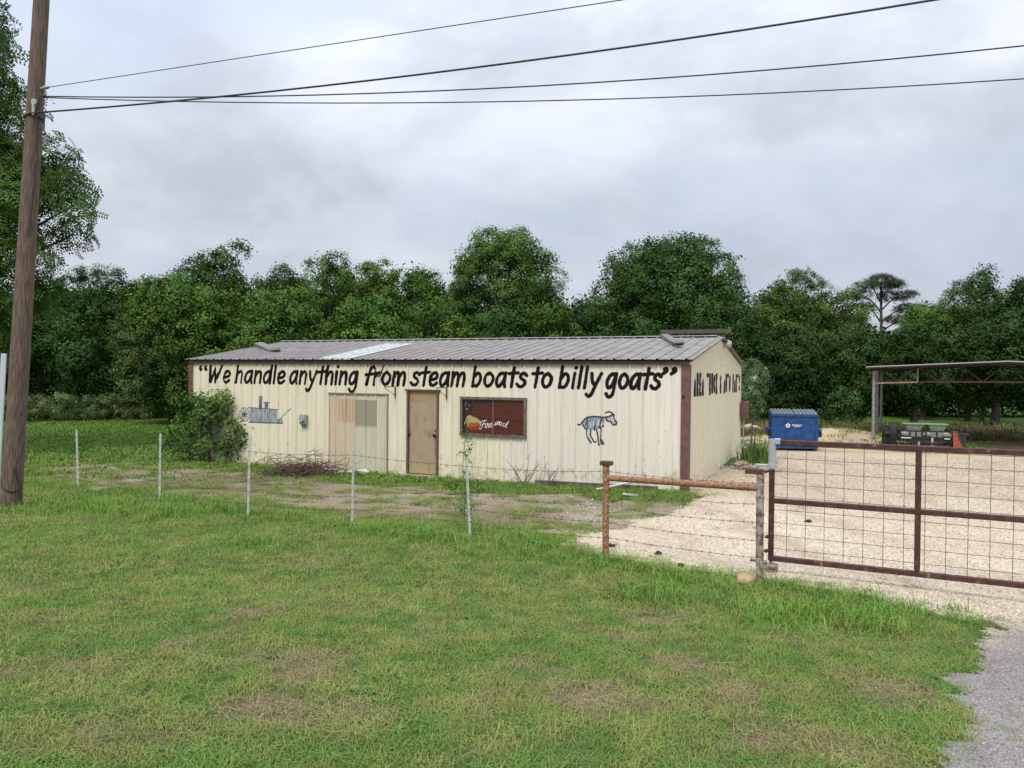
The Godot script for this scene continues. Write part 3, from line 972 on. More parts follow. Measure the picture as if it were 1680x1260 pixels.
var glyphs := {
	"W": [1.3, [[0.05, 1.38, 0.2, 0.02], [0.22, 0.02, 0.52, 1.15], [0.52, 1.15, 0.64, 0.02], [0.66, 0.02, 1.08, 1.38]]],
	"e": [0.76, [[0.12, 0.42, 0.45, 0.5, 0.58, 0.7, 0.45, 0.94, 0.22, 0.85, 0.08, 0.45, 0.18, 0.1, 0.38, 0.02, 0.6, 0.2]]],
	"h": [0.78, [[0.1, 1.38, 0.1, 0], [0.1, 0.55, 0.25, 0.85, 0.42, 0.95, 0.55, 0.8, 0.57, 0.4, 0.57, 0]]],
	"a": [0.84, [[0.6, 0.8, 0.42, 0.95, 0.2, 0.8, 0.08, 0.45, 0.15, 0.1, 0.3, 0.02, 0.48, 0.25, 0.6, 0.7], [0.62, 0.97, 0.62, 0.3, 0.68, 0]]],
	"n": [0.78, [[0.1, 0.97, 0.1, 0], [0.1, 0.5, 0.25, 0.85, 0.42, 0.95, 0.55, 0.8, 0.57, 0.4, 0.57, 0]]],
	"d": [0.84, [[0.6, 0.8, 0.42, 0.95, 0.2, 0.8, 0.08, 0.45, 0.15, 0.1, 0.3, 0.02, 0.48, 0.25, 0.6, 0.6], [0.63, 1.4, 0.63, 0]]],
	"l": [0.36, [[0.12, 1.4, 0.12, 0]]],
	"y": [0.8, [[0.08, 0.97, 0.18, 0.45, 0.34, 0.2], [0.66, 0.97, 0.42, 0.25, 0.26, -0.35, 0.1, -0.55, -0.06, -0.42]]],
	"t": [0.62, [[0.3, 1.32, 0.28, 0], [0.0, 0.92, 0.6, 0.98]]],
	"i": [0.36, [[0.12, 0.97, 0.12, 0], [0.15, 1.33, 0.16, 1.36]]],
	"g": [0.86, [[0.6, 0.8, 0.42, 0.95, 0.2, 0.8, 0.08, 0.45, 0.15, 0.1, 0.3, 0.04, 0.48, 0.25, 0.6, 0.7], [0.63, 0.97, 0.63, -0.15, 0.52, -0.5, 0.3, -0.56, 0.14, -0.36]]],
	"f": [0.64, [[0.68, 1.22, 0.55, 1.36, 0.36, 1.22, 0.26, 0.7, 0.2, 0], [0.02, 0.74, 0.56, 0.82]]],
	"r": [0.62, [[0.1, 0.97, 0.1, 0], [0.1, 0.5, 0.25, 0.85, 0.52, 0.93]]],
	"o": [0.8, [[0.36, 0.95, 0.14, 0.78, 0.08, 0.35, 0.3, 0.02, 0.56, 0.2, 0.62, 0.65, 0.36, 0.95]]],
	"m": [1.12, [[0.1, 0.97, 0.1, 0], [0.1, 0.5, 0.25, 0.88, 0.4, 0.92, 0.49, 0.6, 0.49, 0], [0.49, 0.5, 0.65, 0.88, 0.82, 0.92, 0.91, 0.6, 0.91, 0]]],
	"s": [0.68, [[0.56, 0.8, 0.38, 0.95, 0.18, 0.85, 0.2, 0.62, 0.44, 0.46, 0.52, 0.24, 0.36, 0.04, 0.14, 0.05, 0.0, 0.2]]],
	"b": [0.82, [[0.12, 1.4, 0.12, 0], [0.12, 0.55, 0.3, 0.9, 0.5, 0.86, 0.6, 0.5, 0.46, 0.08, 0.26, 0.03, 0.12, 0.2]]],
	"<": [0.36, [[0.06, 1.42, 0.0, 1.26, 0.08, 1.14, 0.12, 1.18]]],
	">": [0.36, [[0.1, 1.34, 0.18, 1.4, 0.2, 1.24, 0.04, 1.06]]],
	"A": [1.0, [[0.1, 0, 0.4, 1.0], [0.4, 1.0, 0.72, 0], [0.2, 0.3, 0.62, 0.3]]],
	"R": [1.0, [[0.14, 0, 0.14, 1.0], [0.14, 1.0, 0.55, 1.0, 0.66, 0.76, 0.5, 0.52, 0.14, 0.5], [0.4, 0.5, 0.7, 0]]],
	"E": [1.0, [[0.14, 0, 0.14, 1.0], [0.14, 1.0, 0.66, 1.0], [0.14, 0.5, 0.56, 0.5], [0.14, 0, 0.68, 0]]],
	"T": [1.0, [[0.4, 0, 0.4, 1.0], [0.05, 1.0, 0.75, 1.0]]],
	"U": [1.0, [[0.12, 1.0, 0.12, 0.25, 0.4, 0.0, 0.68, 0.25, 0.68, 1.0]]],
	"C": [1.0, [[0.68, 0.8, 0.42, 1.0, 0.12, 0.75, 0.12, 0.25, 0.42, 0.0, 0.68, 0.2]]],
	"K": [1.0, [[0.14, 0, 0.14, 1.0], [0.68, 1.0, 0.16, 0.45], [0.3, 0.58, 0.7, 0]]],
	"&": [1.0, [[0.72, 0, 0.22, 0.7, 0.34, 0.98, 0.52, 0.8, 0.12, 0.3, 0.3, 0.0, 0.7, 0.4]]],
	"O": [1.0, [[0.4, 1.0, 0.12, 0.75, 0.12, 0.25, 0.4, 0.0, 0.68, 0.25, 0.68, 0.75, 0.4, 1.0]]],
	"P": [1.0, [[0.14, 0, 0.14, 1.0], [0.14, 1.0, 0.55, 1.0, 0.68, 0.75, 0.5, 0.48, 0.14, 0.46]]],
	"S": [1.0, [[0.66, 0.82, 0.4, 1.0, 0.14, 0.78, 0.4, 0.52, 0.66, 0.26, 0.4, 0.0, 0.12, 0.18]]],
	" ": [1.0, []]}


func write_word(p: Paint, word: String, x0: float, x1: float, base: float, unit: float, width: float, slant: float, col: Color, rough := 0.006) -> void:
	var total := 0.0
	for ch in word:
		total += glyphs[ch][0]
	var kx := (x1 - x0 - slant * unit * 1.15) / (total - 0.12)
	var x := x0
	for ch in word:
		for st in glyphs[ch][1]:
			var pts := PackedVector2Array()
			for i in range(0, st.size(), 2):
				pts.append(Vector2(x + st[i] * kx + slant * st[i + 1] * unit, base + st[i + 1] * unit))
			p.stroke(pts, width, col, 0.97, rough)
		x += glyphs[ch][0] * kx


func front_paint() -> Texture2D:
	var p := Paint.new(2048, 430, Vector2(LEN, 2.9))
	var streak := FastNoiseLite.new()
	streak.frequency = 0.05
	streak.fractal_octaves = 3
	rng.seed = 61
	var tones := []
	for i in 16:
		tones.append(rng.randf_range(-1.0, 1.0))
	for i in 2048:
		var s := (i + 0.5) / 2048.0 * LEN
		var pan: int = int(s / 0.92)
		var base := Color(0.862, 0.838, 0.745)
		if s > 9.75: base = Color(0.855, 0.832, 0.785)
		base = base * (1.0 + 0.018 * float(tones[pan]))
		for j in 430:
			var h := 2.9 * (1.0 - (j + 0.5) / 430.0)
			var n := streak.get_noise_2d(i * 1.6, j * 0.10)
			var c := base * (1.0 + 0.045 * n)
			var grime := clampf(streak.get_noise_2d(i * 0.7 + 500.0, j * 0.5) * 1.2 + (0.26 - h) * 1.3 - 0.12, 0.0, 0.35)
			c = c.lerp(Color(0.60, 0.51, 0.38), grime)
			if s > 4.77 and s < 6.53 and h < 1.92:
				# the boarded-over doorway, patched with odd sheets
				if s < 5.58: c = Color(0.77, 0.715, 0.625) * (1.0 + 0.05 * n)
				else: c = Color(0.755, 0.745, 0.665) * (1.0 + 0.05 * n)
				if s > 6.2 and s < 6.24: c = Color(0.79, 0.78, 0.70)
				if s > 5.0 and s < 5.56 and h > 1.17 and h < 1.80:
					var fade := smoothstep(1.17, 1.27, h)
					c = c.lerp(Color(0.68, 0.56, 0.43), fade * clampf(0.42 + streak.get_noise_2d(i * 3.2, j * 0.06) * 1.6, 0.1, 0.85))
				if s >= 5.58 and s < 6.2 and h > 1.08 and h < 1.79:
					c = c.lerp(Color(0.55, 0.54, 0.46), smoothstep(1.08, 1.18, h) * 0.85)
			p.img.set_pixel(i, j, Color(c.r, c.g, c.b))
	# rusty screw heads with short runs under the eave
	for i in 62:
		var s := 0.2 + i * 0.22 + rng.randf_range(-0.02, 0.02)
		if s > 10.2: break
		p.line(Vector2(s, 2.655), Vector2(s, 2.655 - rng.randf() * 0.015), 0.022, Color(0.33, 0.24, 0.17), 0.9)
		if rng.randf() < 0.5:
			p.line(Vector2(s, 2.64), Vector2(s, 2.6 - rng.randf() * 0.1), 0.012, Color(0.50, 0.38, 0.25), 0.35)
	for i in 40:
		var q := Vector2(rng.randf() * LEN, rng.randf_range(0.2, 2.2))
		p.line(q, q + Vector2(0, -0.02), 0.014, Color(0.45, 0.38, 0.3), 0.6)
	# sheet laps, screw rows, rust runs and scuffs
	for k in range(1, 15):
		p.line(Vector2(k * 0.92, 0.0), Vector2(k * 0.92, 2.75), 0.010, Color(0.56, 0.52, 0.43), 0.5, 0.003)
	for hh in [0.32, 1.02, 1.86]:
		for i in 45:
			var q := Vector2(0.15 + i * 0.3048 + rng.randf_range(-0.01, 0.01), hh + rng.randf_range(-0.01, 0.01))
			p.line(q, q - Vector2(0, 0.004), 0.014, Color(0.58, 0.53, 0.44), 0.7)
	for i in 26:
		var q := Vector2(rng.randf() * LEN, rng.randf_range(0.3, 2.0))
		var l := rng.randf_range(0.1, 0.55)
		for k in 4:
			p.line(q - Vector2(0, l * k * 0.25), q - Vector2(rng.randf_range(-0.01, 0.01), l * (k + 1) * 0.25), 0.016 - 0.003 * k, Color(0.60, 0.47, 0.33), 0.24 - 0.05 * k, 0.004)
	# lettering
	var ink := Color(0.085, 0.07, 0.075)
	var x := 0.32
	write_word(p, "<<", 0.33, 0.66, 2.135, 0.325, 0.075, 0.05, ink)
	for q in [["We", 0.66, 1.52], ["handle", 1.62, 3.40], ["anything", 3.46, 5.70], ["from", 5.82, 7.09], ["steam", 7.16, 8.71], ["boats", 8.79, 10.25], ["to", 10.30, 10.88], ["billy", 10.94, 12.0], ["goats", 12.03, 13.29]]:
		write_word(p, q[0], q[1], q[2] - 0.03, 2.165 + 0.01 * q[1] / 13.0, 0.325, 0.079, 0.16, ink)
	write_word(p, ">>", 13.24, 13.56, 2.15, 0.325, 0.075, 0.05, ink)
	# river steamer
	var blue := Color(0.40, 0.45, 0.53)
	var deep := Color(0.29, 0.34, 0.42)
	p.fill(PackedVector2Array([Vector2(2.14, 1.12), Vector2(2.14, 1.50), Vector2(3.12, 1.47), Vector2(3.09, 1.44), Vector2(3.10, 1.22), Vector2(3.28, 1.24), Vector2(3.27, 1.13), Vector2(2.7, 1.09)]), blue, 0.9, 0.62)
	p.fill(PackedVector2Array([Vector2(2.46, 1.48), Vector2(2.46, 1.82), Vector2(2.58, 1.82), Vector2(2.57, 1.48)]), deep, 0.9, 0.4)
	p.fill(PackedVector2Array([Vector2(2.66, 1.48), Vector2(2.66, 1.64), Vector2(2.80, 1.64), Vector2(2.80, 1.48)]), deep, 0.9, 0.3)
	p.line(Vector2(2.63, 1.65), Vector2(2.83, 1.65), 0.025, deep)
	p.line(Vector2(2.10, 1.505), Vector2(3.12, 1.475), 0.02, deep)
	p.line(Vector2(2.12, 1.11), Vector2(3.27, 1.12), 0.03, deep)
	for i in 7:
		p.line(Vector2(2.2 + i * 0.13, 1.46), Vector2(2.21 + i * 0.13, 1.16), 0.022, Color(0.62, 0.64, 0.63), 0.4, 0.006)
	p.line(Vector2(3.16, 1.22), Vector2(3.54, 1.52), 0.026, Color(0.46, 0.46, 0.46))
	for i in 14:
		var a := TAU * i / 14.0
		p.line(Vector2(1.97, 1.31), Vector2(1.97 + 0.185 * cos(a), 1.31 + 0.185 * sin(a)), 0.018, deep)
		p.line(Vector2(1.97 + 0.185 * cos(a), 1.31 + 0.185 * sin(a)), Vector2(1.97 + 0.185 * cos(a + 0.36), 1.31 + 0.185 * sin(a + 0.36)), 0.014, deep)
	# billy goat
	var body := PackedVector2Array()
	for q in [[250, 480], [330, 390], [540, 360], [700, 370], [810, 380], [830, 450], [790, 590], [740, 660], [600, 705], [380, 705], [320, 690], [240, 590]]:
		body.append(goat_pt(q[0], q[1]))
	p.fill(body, Color(0.42, 0.46, 0.54), 0.95, 0.55)
	var head := PackedVector2Array()
	for q in [[870, 370], [960, 345], [1060, 310], [1070, 400], [1130, 480], [1110, 555], [1030, 555], [980, 480], [870, 460]]:
		head.append(goat_pt(q[0], q[1]))
	p.fill(head, Color(0.60, 0.62, 0.63), 0.8, 0.6)
	var pen := Color(0.22, 0.25, 0.29)
	for q in [[110, 585, 190, 585, 240, 520, 310, 430, 400, 385, 560, 360, 710, 370, 830, 370, 950, 345, 1000, 315, 1075, 300], [1035, 300, 1000, 250, 930, 232, 840, 262], [1060, 300, 1070, 400, 1125, 480, 1110, 555, 1030, 550, 990, 490], [875, 380, 875, 455, 985, 480], [250, 590, 330, 700], [370, 690, 365, 850, 410, 950, 475, 1050], [470, 690, 455, 850, 500, 930, 555, 1015, 605, 1010], [610, 700, 650, 850, 660, 1000, 690, 1090], [740, 650, 730, 850, 720, 1000, 760, 1060], [745, 950, 805, 1065], [380, 420, 380, 640], [560, 600, 560, 720], [730, 420, 690, 640, 790, 590]]:
		var st := PackedVector2Array()
		for i in range(0, q.size(), 2):
			st.append(goat_pt(q[i], q[i + 1]))
		p.stroke(st, 0.034, pen, 0.85, 0.008)
	for i in 16:
		var gx := rng.randf_range(300, 780)
		var gy := rng.randf_range(420, 560)
		p.line(goat_pt(gx, gy), goat_pt(gx - 10, gy + rng.randf_range(60, 150)), 0.02, Color(0.33, 0.37, 0.46) if i % 2 else Color(0.80, 0.80, 0.80), 0.7, 0.006)
	return ImageTexture.create_from_image(p.img)


func goat_pt(x: float, y: float) -> Vector2:
	return Vector2(11.3204 + x * 0.000864, 1.863 - y * 0.000837)


func side_paint() -> Texture2D:
	var p := Paint.new(1536, 700, Vector2(DEEP, 3.5))
	var streak := FastNoiseLite.new()
	streak.frequency = 0.05
	for i in 1536:
		for j in 700:
			var h := 3.5 * (1.0 - (j + 0.5) / 700.0)
			var c := Color(0.85, 0.825, 0.725) * (1.0 + 0.03 * streak.get_noise_2d(i * 1.6, j * 0.1))
			c = c.lerp(Color(0.58, 0.50, 0.37), clampf(streak.get_noise_2d(i * 0.7 + 500.0, j * 0.5) + (0.3 - h) * 1.1 - 0.12, 0.0, 0.35))
			p.img.set_pixel(i, j, Color(c.r, c.g, c.b))
	var ink := Color(0.085, 0.075, 0.075)
	write_word(p, "AREA TRUCK & AUTO PARTS", 0.62, 7.6, 2.06, 0.42, 0.10, 0.0, ink, 0.004)
	p.stroke(PackedVector2Array([Vector2(3.9, 3.2), Vector2(4.0, 2.9), Vector2(4.25, 2.72), Vector2(4.5, 2.8)]), 0.02, Color(0.62, 0.60, 0.50), 0.8)
	return ImageTexture.create_from_image(p.img)


func firewood_paint() -> Texture2D:
	# 1.5 x 0.78 m board; drawn in units of its picture, 1400 x 815
	var p := Paint.new(512, 288, Vector2(1400, 815))
	var f := FastNoiseLite.new()
	f.frequency = 0.02
	f.seed = 9
	for i in 512:
		for j in 288:
			var y := j / 288.0
			var x := i / 512.0
			var n := f.get_noise_2d(i * 0.5, j * 2.4)
			var c := Color(0.37, 0.135, 0.10).lerp(Color(0.28, 0.15, 0.095), clampf(0.5 + n * 1.4, 0.0, 1.0))
			var dark := clampf(f.get_noise_2d(i * 0.22 + 300.0, j * 1.5) * 3.0 - 0.75, 0.0, 0.8)
			if absf(y - 0.52 - 0.1 * x) < 0.03 or absf(y - 0.06) < 0.06 and x < 0.5: dark = maxf(dark, 0.62)
			if x < 0.09 or x < 0.16 and y < 0.42: dark = maxf(dark, 0.75)
			p.img.set_pixel(i, j, c.lerp(Color(0.15, 0.125, 0.10), dark))
	var pale := Color(0.75, 0.70, 0.48)
	p.fill(fw([[80, 590], [110, 420], [160, 390], [330, 450], [430, 540], [420, 640], [120, 640]]), pale, 0.9, 0.2)
	p.fill(fw([[110, 590], [180, 560], [350, 560], [390, 590], [390, 730], [110, 740]]), Color(0.55, 0.22, 0.13), 0.95, 0.25)
	p.fill(fw([[120, 610], [200, 575], [300, 580], [330, 640], [180, 660]]), Color(0.70, 0.36, 0.20), 0.8, 0.3)
	p.stroke(fw([[30, 600], [70, 500], [110, 410], [170, 395]]), 20, pale, 0.8, 5)
	p.stroke(fw([[95, 600], [105, 640], [130, 660]]), 14, pale, 0.8, 5)
	for q in [[50, 105, 16], [40, 160, 12], [70, 235, 18], [60, 60, 14], [110, 230, 10], [235, 45, 14], [130, 140, 12], [20, 40, 9]]:
		p.line(Vector2(q[0], 815 - q[1]), Vector2(q[0] + 8, 815 - q[1] - 6), q[2], Color(0.85, 0.86, 0.86), 0.9, 3)
	p.line(Vector2(735, 570), Vector2(735, 330), 3, Color(0.46, 0.25, 0.21), 0.5)
	var white := Color(0.92, 0.90, 0.88)
	for q in [[420, 545, 460, 505, 550, 490], [505, 500, 465, 590, 425, 690, 395, 705, 385, 675], [440, 595, 505, 575], [532, 560, 512, 650, 528, 668, 548, 645], [562, 560, 552, 660], [555, 620, 577, 570, 595, 575, 588, 640, 600, 662], [615, 615, 660, 595, 668, 555, 640, 560, 615, 615, 625, 650, 660, 645, 692, 605], [705, 545, 710, 600, 740, 590, 755, 535], [755, 535, 750, 590, 775, 585, 795, 520], [820, 505, 795, 545, 805, 580, 835, 560, 838, 515, 815, 508], [870, 515, 845, 555, 860, 605, 895, 575, 890, 525, 870, 515], [968, 548, 930, 560, 932, 615, 968, 605, 1058, 495], [1058, 495, 990, 630, 1012, 636]]:
		var st := []
		for i in range(0, q.size(), 2):
			st.append([q[i], q[i + 1]])
		p.stroke(fw(st), 13, white, 0.98)
	return ImageTexture.create_from_image(p.img)


func fw(pts: Array) -> PackedVector2Array:
	var out := PackedVector2Array()
	for q in pts:
		out.append(Vector2(q[0], 815.0 - q[1]))
	return out


func door_paint() -> Texture2D:
	var p := Paint.new(160, 400, Vector2(0.77, 1.96))
	var f := FastNoiseLite.new()
	f.frequency = 0.02
	f.fractal_octaves = 5
	for i in 160:
		for j in 400:
			var y := j / 400.0
			var n := f.get_noise_2d(i * 0.9, j * 0.35)
			var c := Color(0.63, 0.565, 0.475) * (1.0 + 0.09 * n)
			if y < 0.13 + 0.02 * n: c = c.lerp(Color(0.62, 0.53, 0.38), 0.8)
			if y > 0.87: c = Color(0.65, 0.59, 0.44) * (1.0 + 0.08 * n)
			c = c.lerp(Color(0.52, 0.36, 0.24), clampf(n * 1.6 - 0.35, 0.0, 0.6))
			if i > 140 and y > 0.6 and y < 0.76: c = c.lerp(Color(0.62, 0.25, 0.15), clampf((i - 140) / 18.0 + n, 0.0, 0.9))
			p.img.set_pixel(i, j, Color(c.r, c.g, c.b))
	p.stroke(PackedVector2Array([Vector2(0.17, 1.42), Vector2(0.2, 1.3), Vector2(0.18, 1.22)]), 0.012, Color(0.4, 0.34, 0.26), 0.6)
	return ImageTexture.create_from_image(p.img)


# ------------------------------------------------------------------ the shed
const RIBS := [0.0, 0.0, 0.014, 0.026, 0.042, 0.026, 0.056, 0.0, 0.162, 0.0, 0.17, 0.006, 0.19, 0.006, 0.198, 0.0]


func rib_points(x0: float, x1: float, extra: Array) -> Array:
	# [x, depth] along a ribbed sheet, ribs 12 inches apart
	var pts := []
	var k := int(floor(x0 / 0.3048)) - 1
	while k * 0.3048 < x1:
		for i in range(0, RIBS.size(), 2):
			pts.append([k * 0.3048 + 0.05 + RIBS[i], RIBS[i + 1]])
		k += 1
	var out := []
	var cuts := [x0, x1]
	for e in extra:
		if e > x0 and e < x1: cuts.append(e)
	for i in pts.size() - 1:
		var a: Array = pts[i]
		var b: Array = pts[i + 1]
		if a[0] >= x0 and a[0] <= x1:
			out.append(a)
		for c in cuts:
			if c > a[0] and c < b[0]:
				out.append([c, lerpf(a[1], b[1], (c - a[0]) / (b[0] - a[0]))])
	out.sort_custom(func(p, q): return p[0] < q[0])
	return out


func wall_sheet(x0: float, x1: float, tall: float, wide: float, gable: bool, holes: Array) -> Shape:
	var rise := 0.72 if gable else 1.0
	var s := Shape.new()
	var extra := []
	for h in holes:
		extra.append(h.position.x); extra.append(h.end.x)
	if gable: extra.append(wide * 0.5)
	var pts := rib_points(x0, x1, extra)
	for q in pts:
		q[1] *= rise
	for i in pts.size() - 1:
		var a: Array = pts[i]
		var b: Array = pts[i + 1]
		if b[0] - a[0] < 1e-5: continue
		var ta := WALL_TOP - 0.02
		var tb := ta
		if gable:
			ta += (RIDGE - WALL_TOP) * (1.0 - absf(a[0] - wide * 0.5) / (wide * 0.5))
			tb += (RIDGE - WALL_TOP) * (1.0 - absf(b[0] - wide * 0.5) / (wide * 0.5))
		var spans := [[-0.08, -1.0]]
		var mid: float = (a[0] + b[0]) * 0.5
		for h in holes:
			if mid > h.position.x and mid < h.end.x:
				spans = []
				if h.position.y > 0.0: spans.append([-0.08, h.position.y])
				spans.append([h.end.y, -1.0])
		for sp in spans:
			var y1a: float = sp[1] if sp[1] > 0.0 else ta
			var y1b: float = sp[1] if sp[1] > 0.0 else tb
			var y0: float = sp[0]
			s.quad(Vector3(a[0], y0, a[1]), Vector3(b[0], y0, b[1]), Vector3(b[0], y1b, b[1]), Vector3(a[0], y1a, a[1]),
				Vector2(a[0] / wide, 1.0 - y0 / tall), Vector2(b[0] / wide, 1.0 - y0 / tall), Vector2(b[0] / wide, 1.0 - y1b / tall), Vector2(a[0] / wide, 1.0 - y1a / tall))
	return s


func build_shed() -> void:
	var o := thing("metal_shed", "cream ribbed metal shed with hand-painted black slogan and grey roof", "shed", SHED, SHED_TURN)
	var front := plain("front_paint", Color.WHITE, 0.55)
	front.albedo_texture = front_paint()
	front.texture_repeat = false
	front.metallic_specular = 0.3
	var side := plain("side_paint", Color.WHITE, 0.55)
	side.albedo_texture = side_paint()
	side.texture_repeat = false
	var cream := plain("cream_metal", Color(0.82, 0.803, 0.725), 0.55)
	var brown := speckled("brown_trim", 0.03, [[0.2, lin(0.115, 0.055, 0.05)], [0.7, lin(0.16, 0.082, 0.072)]], 0.7, 0.5)
	var holes := [Rect2(7.10, 0.0, 0.82, 2.035), Rect2(8.58, 1.06, 1.6, 0.84)]
	for k in 15:
		part("wall_panel", wall_sheet(k * 0.92, (k + 1) * 0.92, 2.9, LEN, false, holes), front, o)
	for k in 9:
		var w := DEEP / 9.0
		var m := part("side_panel", wall_sheet(k * w, (k + 1) * w, 3.5, DEEP, true, []), side, o)
		m.position = Vector3(LEN, 0, 0)
		m.rotation.y = PI / 2
	for k in 9:
		var w := DEEP / 9.0
		var m := part("left_panel", wall_sheet(k * w, (k + 1) * w, 3.5, DEEP, true, []), cream, o)
		m.position = Vector3(0, 0, -DEEP)
		m.rotation.y = -PI / 2
	for k in 15:
		var m := part("back_panel", wall_sheet(k * 0.92, (k + 1) * 0.92, 2.9, LEN, false, []), cream, o)
		m.position = Vector3(LEN, 0, -DEEP)
		m.rotation.y = PI
	# roof: ribbed sheets from eave to ridge
	var tin := speckled("roof_tin", 0.02, [[0.2, lin(0.20, 0.186, 0.172)], [0.55, lin(0.255, 0.238, 0.22)], [0.85, lin(0.31, 0.29, 0.27)]], 0.35, 0.65, 0.1)
	var white := speckled("skylight_sheet", 0.03, [[0.25, lin(0.38, 0.38, 0.38)], [0.6, lin(0.54, 0.55, 0.56)], [0.8, lin(0.62, 0.63, 0.64)]], 0.5, 0.4)
	for back in 2:
		for k in 15:
			var light := back == 0 and k == 5
			var s := Shape.new()
			var x0 := -0.1 + k * 0.935
			var pts := rib_points(x0, x0 + 0.935, [])
			var lift := 0.03 if light else 0.0
			for i in pts.size() - 1:
				var a: Array = pts[i]
				var b: Array = pts[i + 1]
				if b[0] - a[0] < 1e-5: continue
				if back == 0:
					var reach := 0.74 if light else 1.0
					var y1 := lerpf(2.79, RIDGE + 0.02, reach)
					var z1 := lerpf(0.14, -DEEP * 0.5, reach)
					s.quad(Vector3(a[0], 2.79 + a[1] + lift, 0.14), Vector3(b[0], 2.79 + b[1] + lift, 0.14), Vector3(b[0], y1 + b[1] + lift, z1), Vector3(a[0], y1 + a[1] + lift, z1))
					if light:
						s.quad(Vector3(a[0], 2.755 + a[1] + lift, 0.14), Vector3(b[0], 2.755 + b[1] + lift, 0.14), Vector3(b[0], 2.79 + b[1] + lift, 0.14), Vector3(a[0], 2.79 + a[1] + lift, 0.14))
				else:
					s.quad(Vector3(b[0], 2.79 + b[1], -DEEP - 0.14), Vector3(a[0], 2.79 + a[1], -DEEP - 0.14), Vector3(a[0], RIDGE + 0.02 + a[1], -DEEP * 0.5), Vector3(b[0], RIDGE + 0.02 + b[1], -DEEP * 0.5))
			part("skylight_sheet" if light else "roof_panel", s, white if light else tin, o)
			if light:
				s = Shape.new()
				for i in pts.size() - 1:
					var a: Array = pts[i]
					var b: Array = pts[i + 1]
					if b[0] - a[0] < 1e-5: continue
					s.quad(Vector3(a[0], lerpf(2.79, RIDGE + 0.02, 0.7) + a[1], lerpf(0.14, -DEEP * 0.5, 0.7)), Vector3(b[0], lerpf(2.79, RIDGE + 0.02, 0.7) + b[1], lerpf(0.14, -DEEP * 0.5, 0.7)), Vector3(b[0], RIDGE + 0.02 + b[1], -DEEP * 0.5), Vector3(a[0], RIDGE + 0.02 + a[1], -DEEP * 0.5))
				part("roof_panel", s, tin, o)
	var s := Shape.new()
	for e in [1, -1]:
		var z0 := -DEEP * 0.5
		var a := Vector3(-0.12, RIDGE + 0.065, z0); var b := Vector3(LEN - 0.05, RIDGE + 0.065, z0)
		var c := Vector3(LEN - 0.05, RIDGE + 0.035, z0 + e * 0.17); var d := Vector3(-0.12, RIDGE + 0.035, z0 + e * 0.17)
		if e == 1: s.quad(d, c, b, a)
		else: s.quad(a, b, c, d)
	part("ridge_cap", s, tin, o)
	# brown trim
	s = Shape.new()
	s.box(Vector3(LEN * 0.5, 2.725, 0.045), Vector3(LEN + 0.05, 0.085, 0.05))
	part("eave_trim", s, speckled("eave_brown", 0.03, [[0.2, lin(0.05, 0.03, 0.027)], [0.7, lin(0.085, 0.052, 0.047)]], 0.7, 0.6), o)
	s = Shape.new()
	s.box(Vector3(0.04, 1.32, 0.035), Vector3(0.15, 2.74, 0.012))
	s.box(Vector3(-0.035, 1.32, -0.045), Vector3(0.012, 2.74, 0.16))
	part("corner_trim", s, brown, o)
	s = Shape.new()
	s.box(Vector3(LEN - 0.045, 1.3, 0.035), Vector3(0.17, 2.78, 0.012))
	s.box(Vector3(LEN + 0.036, 1.3, -0.04), Vector3(0.012, 2.78, 0.16))
	part("corner_trim", s, brown, o)
	s = Shape.new()
	s.bar(Vector3(LEN + 0.04, 2.745, 0.1), Vector3(LEN + 0.04, RIDGE - 0.02, -DEEP * 0.5), 0.035, 0.05)
	part("rake_trim", s, plain("dark_edge", lin(0.05, 0.04, 0.036), 0.7), o)
	# boarded doorway trim
	s = Shape.new()
	s.box(Vector3(5.64, 1.94, 0.022), Vector3(1.8, 0.03, 0.03))
	s.box(Vector3(6.53, 0.97, 0.012), Vector3(0.014, 1.92, 0.03))
	s.box(Vector3(4.765, 0.97, 0.004), Vector3(0.012, 1.92, 0.016))
	part("doorway_trim", s, speckled("tan_trim", 0.04, [[0.2, lin(0.16, 0.13, 0.10)], [0.8, lin(0.30, 0.25, 0.19)]], 1.0), o)
	# personnel door
	var dm := plain("door_paint", Color.WHITE, 0.6)
	dm.albedo_texture = door_paint()
	dm.texture_repeat = false
	s = Shape.new()
	s.box(Vector3(7.105, 1.02, 0.0), Vector3(0.05, 2.04, 0.1))
	s.box(Vector3(7.93, 1.02, 0.0), Vector3(0.045, 2.04, 0.1))
	s.box(Vector3(7.515, 2.06, 0.0), Vector3(0.98, 0.035, 0.12))
	part("door_frame", s, speckled("door_trim", 0.03, [[0.2, lin(0.08, 0.055, 0.045)], [0.8, lin(0.16, 0.11, 0.09)]], 0.9, 0.6), o)
	s = Shape.new()
	s.quad(Vector3(7.135, 0.06, -0.01), Vector3(7.905, 0.06, -0.01), Vector3(7.905, 2.03, -0.01), Vector3(7.135, 2.03, -0.01), Vector2(0, 1), Vector2(1, 1), Vector2(1, 0), Vector2(0, 0))
	s.box(Vector3(7.52, 1.045, -0.034), Vector3(0.77, 1.97, 0.04))
	var door := part("door", s, dm, o)
	s = Shape.new()
	s.blob(Vector3(7.85, 0.99, 0.04), Vector3(0.04, 0.045, 0.035), 4, 0.05)
	s.tube([Vector3(7.85, 0.99, -0.012), Vector3(7.85, 0.99, 0.03)], [0.02], 8)
	part("handle", s, plain("black_knob", lin(0.02, 0.02, 0.02), 0.4, 0.5), door)
	s = Shape.new()
	s.box(Vector3(7.85, 1.1, 0.0), Vector3(0.03, 0.03, 0.02))
	part("deadbolt", s, plain("black_knob", lin(0.02, 0.02, 0.02)), door)
	s = Shape.new()
	s.box(Vector3(7.14, 0.98, 0.02), Vector3(0.03, 0.07, 0.06))
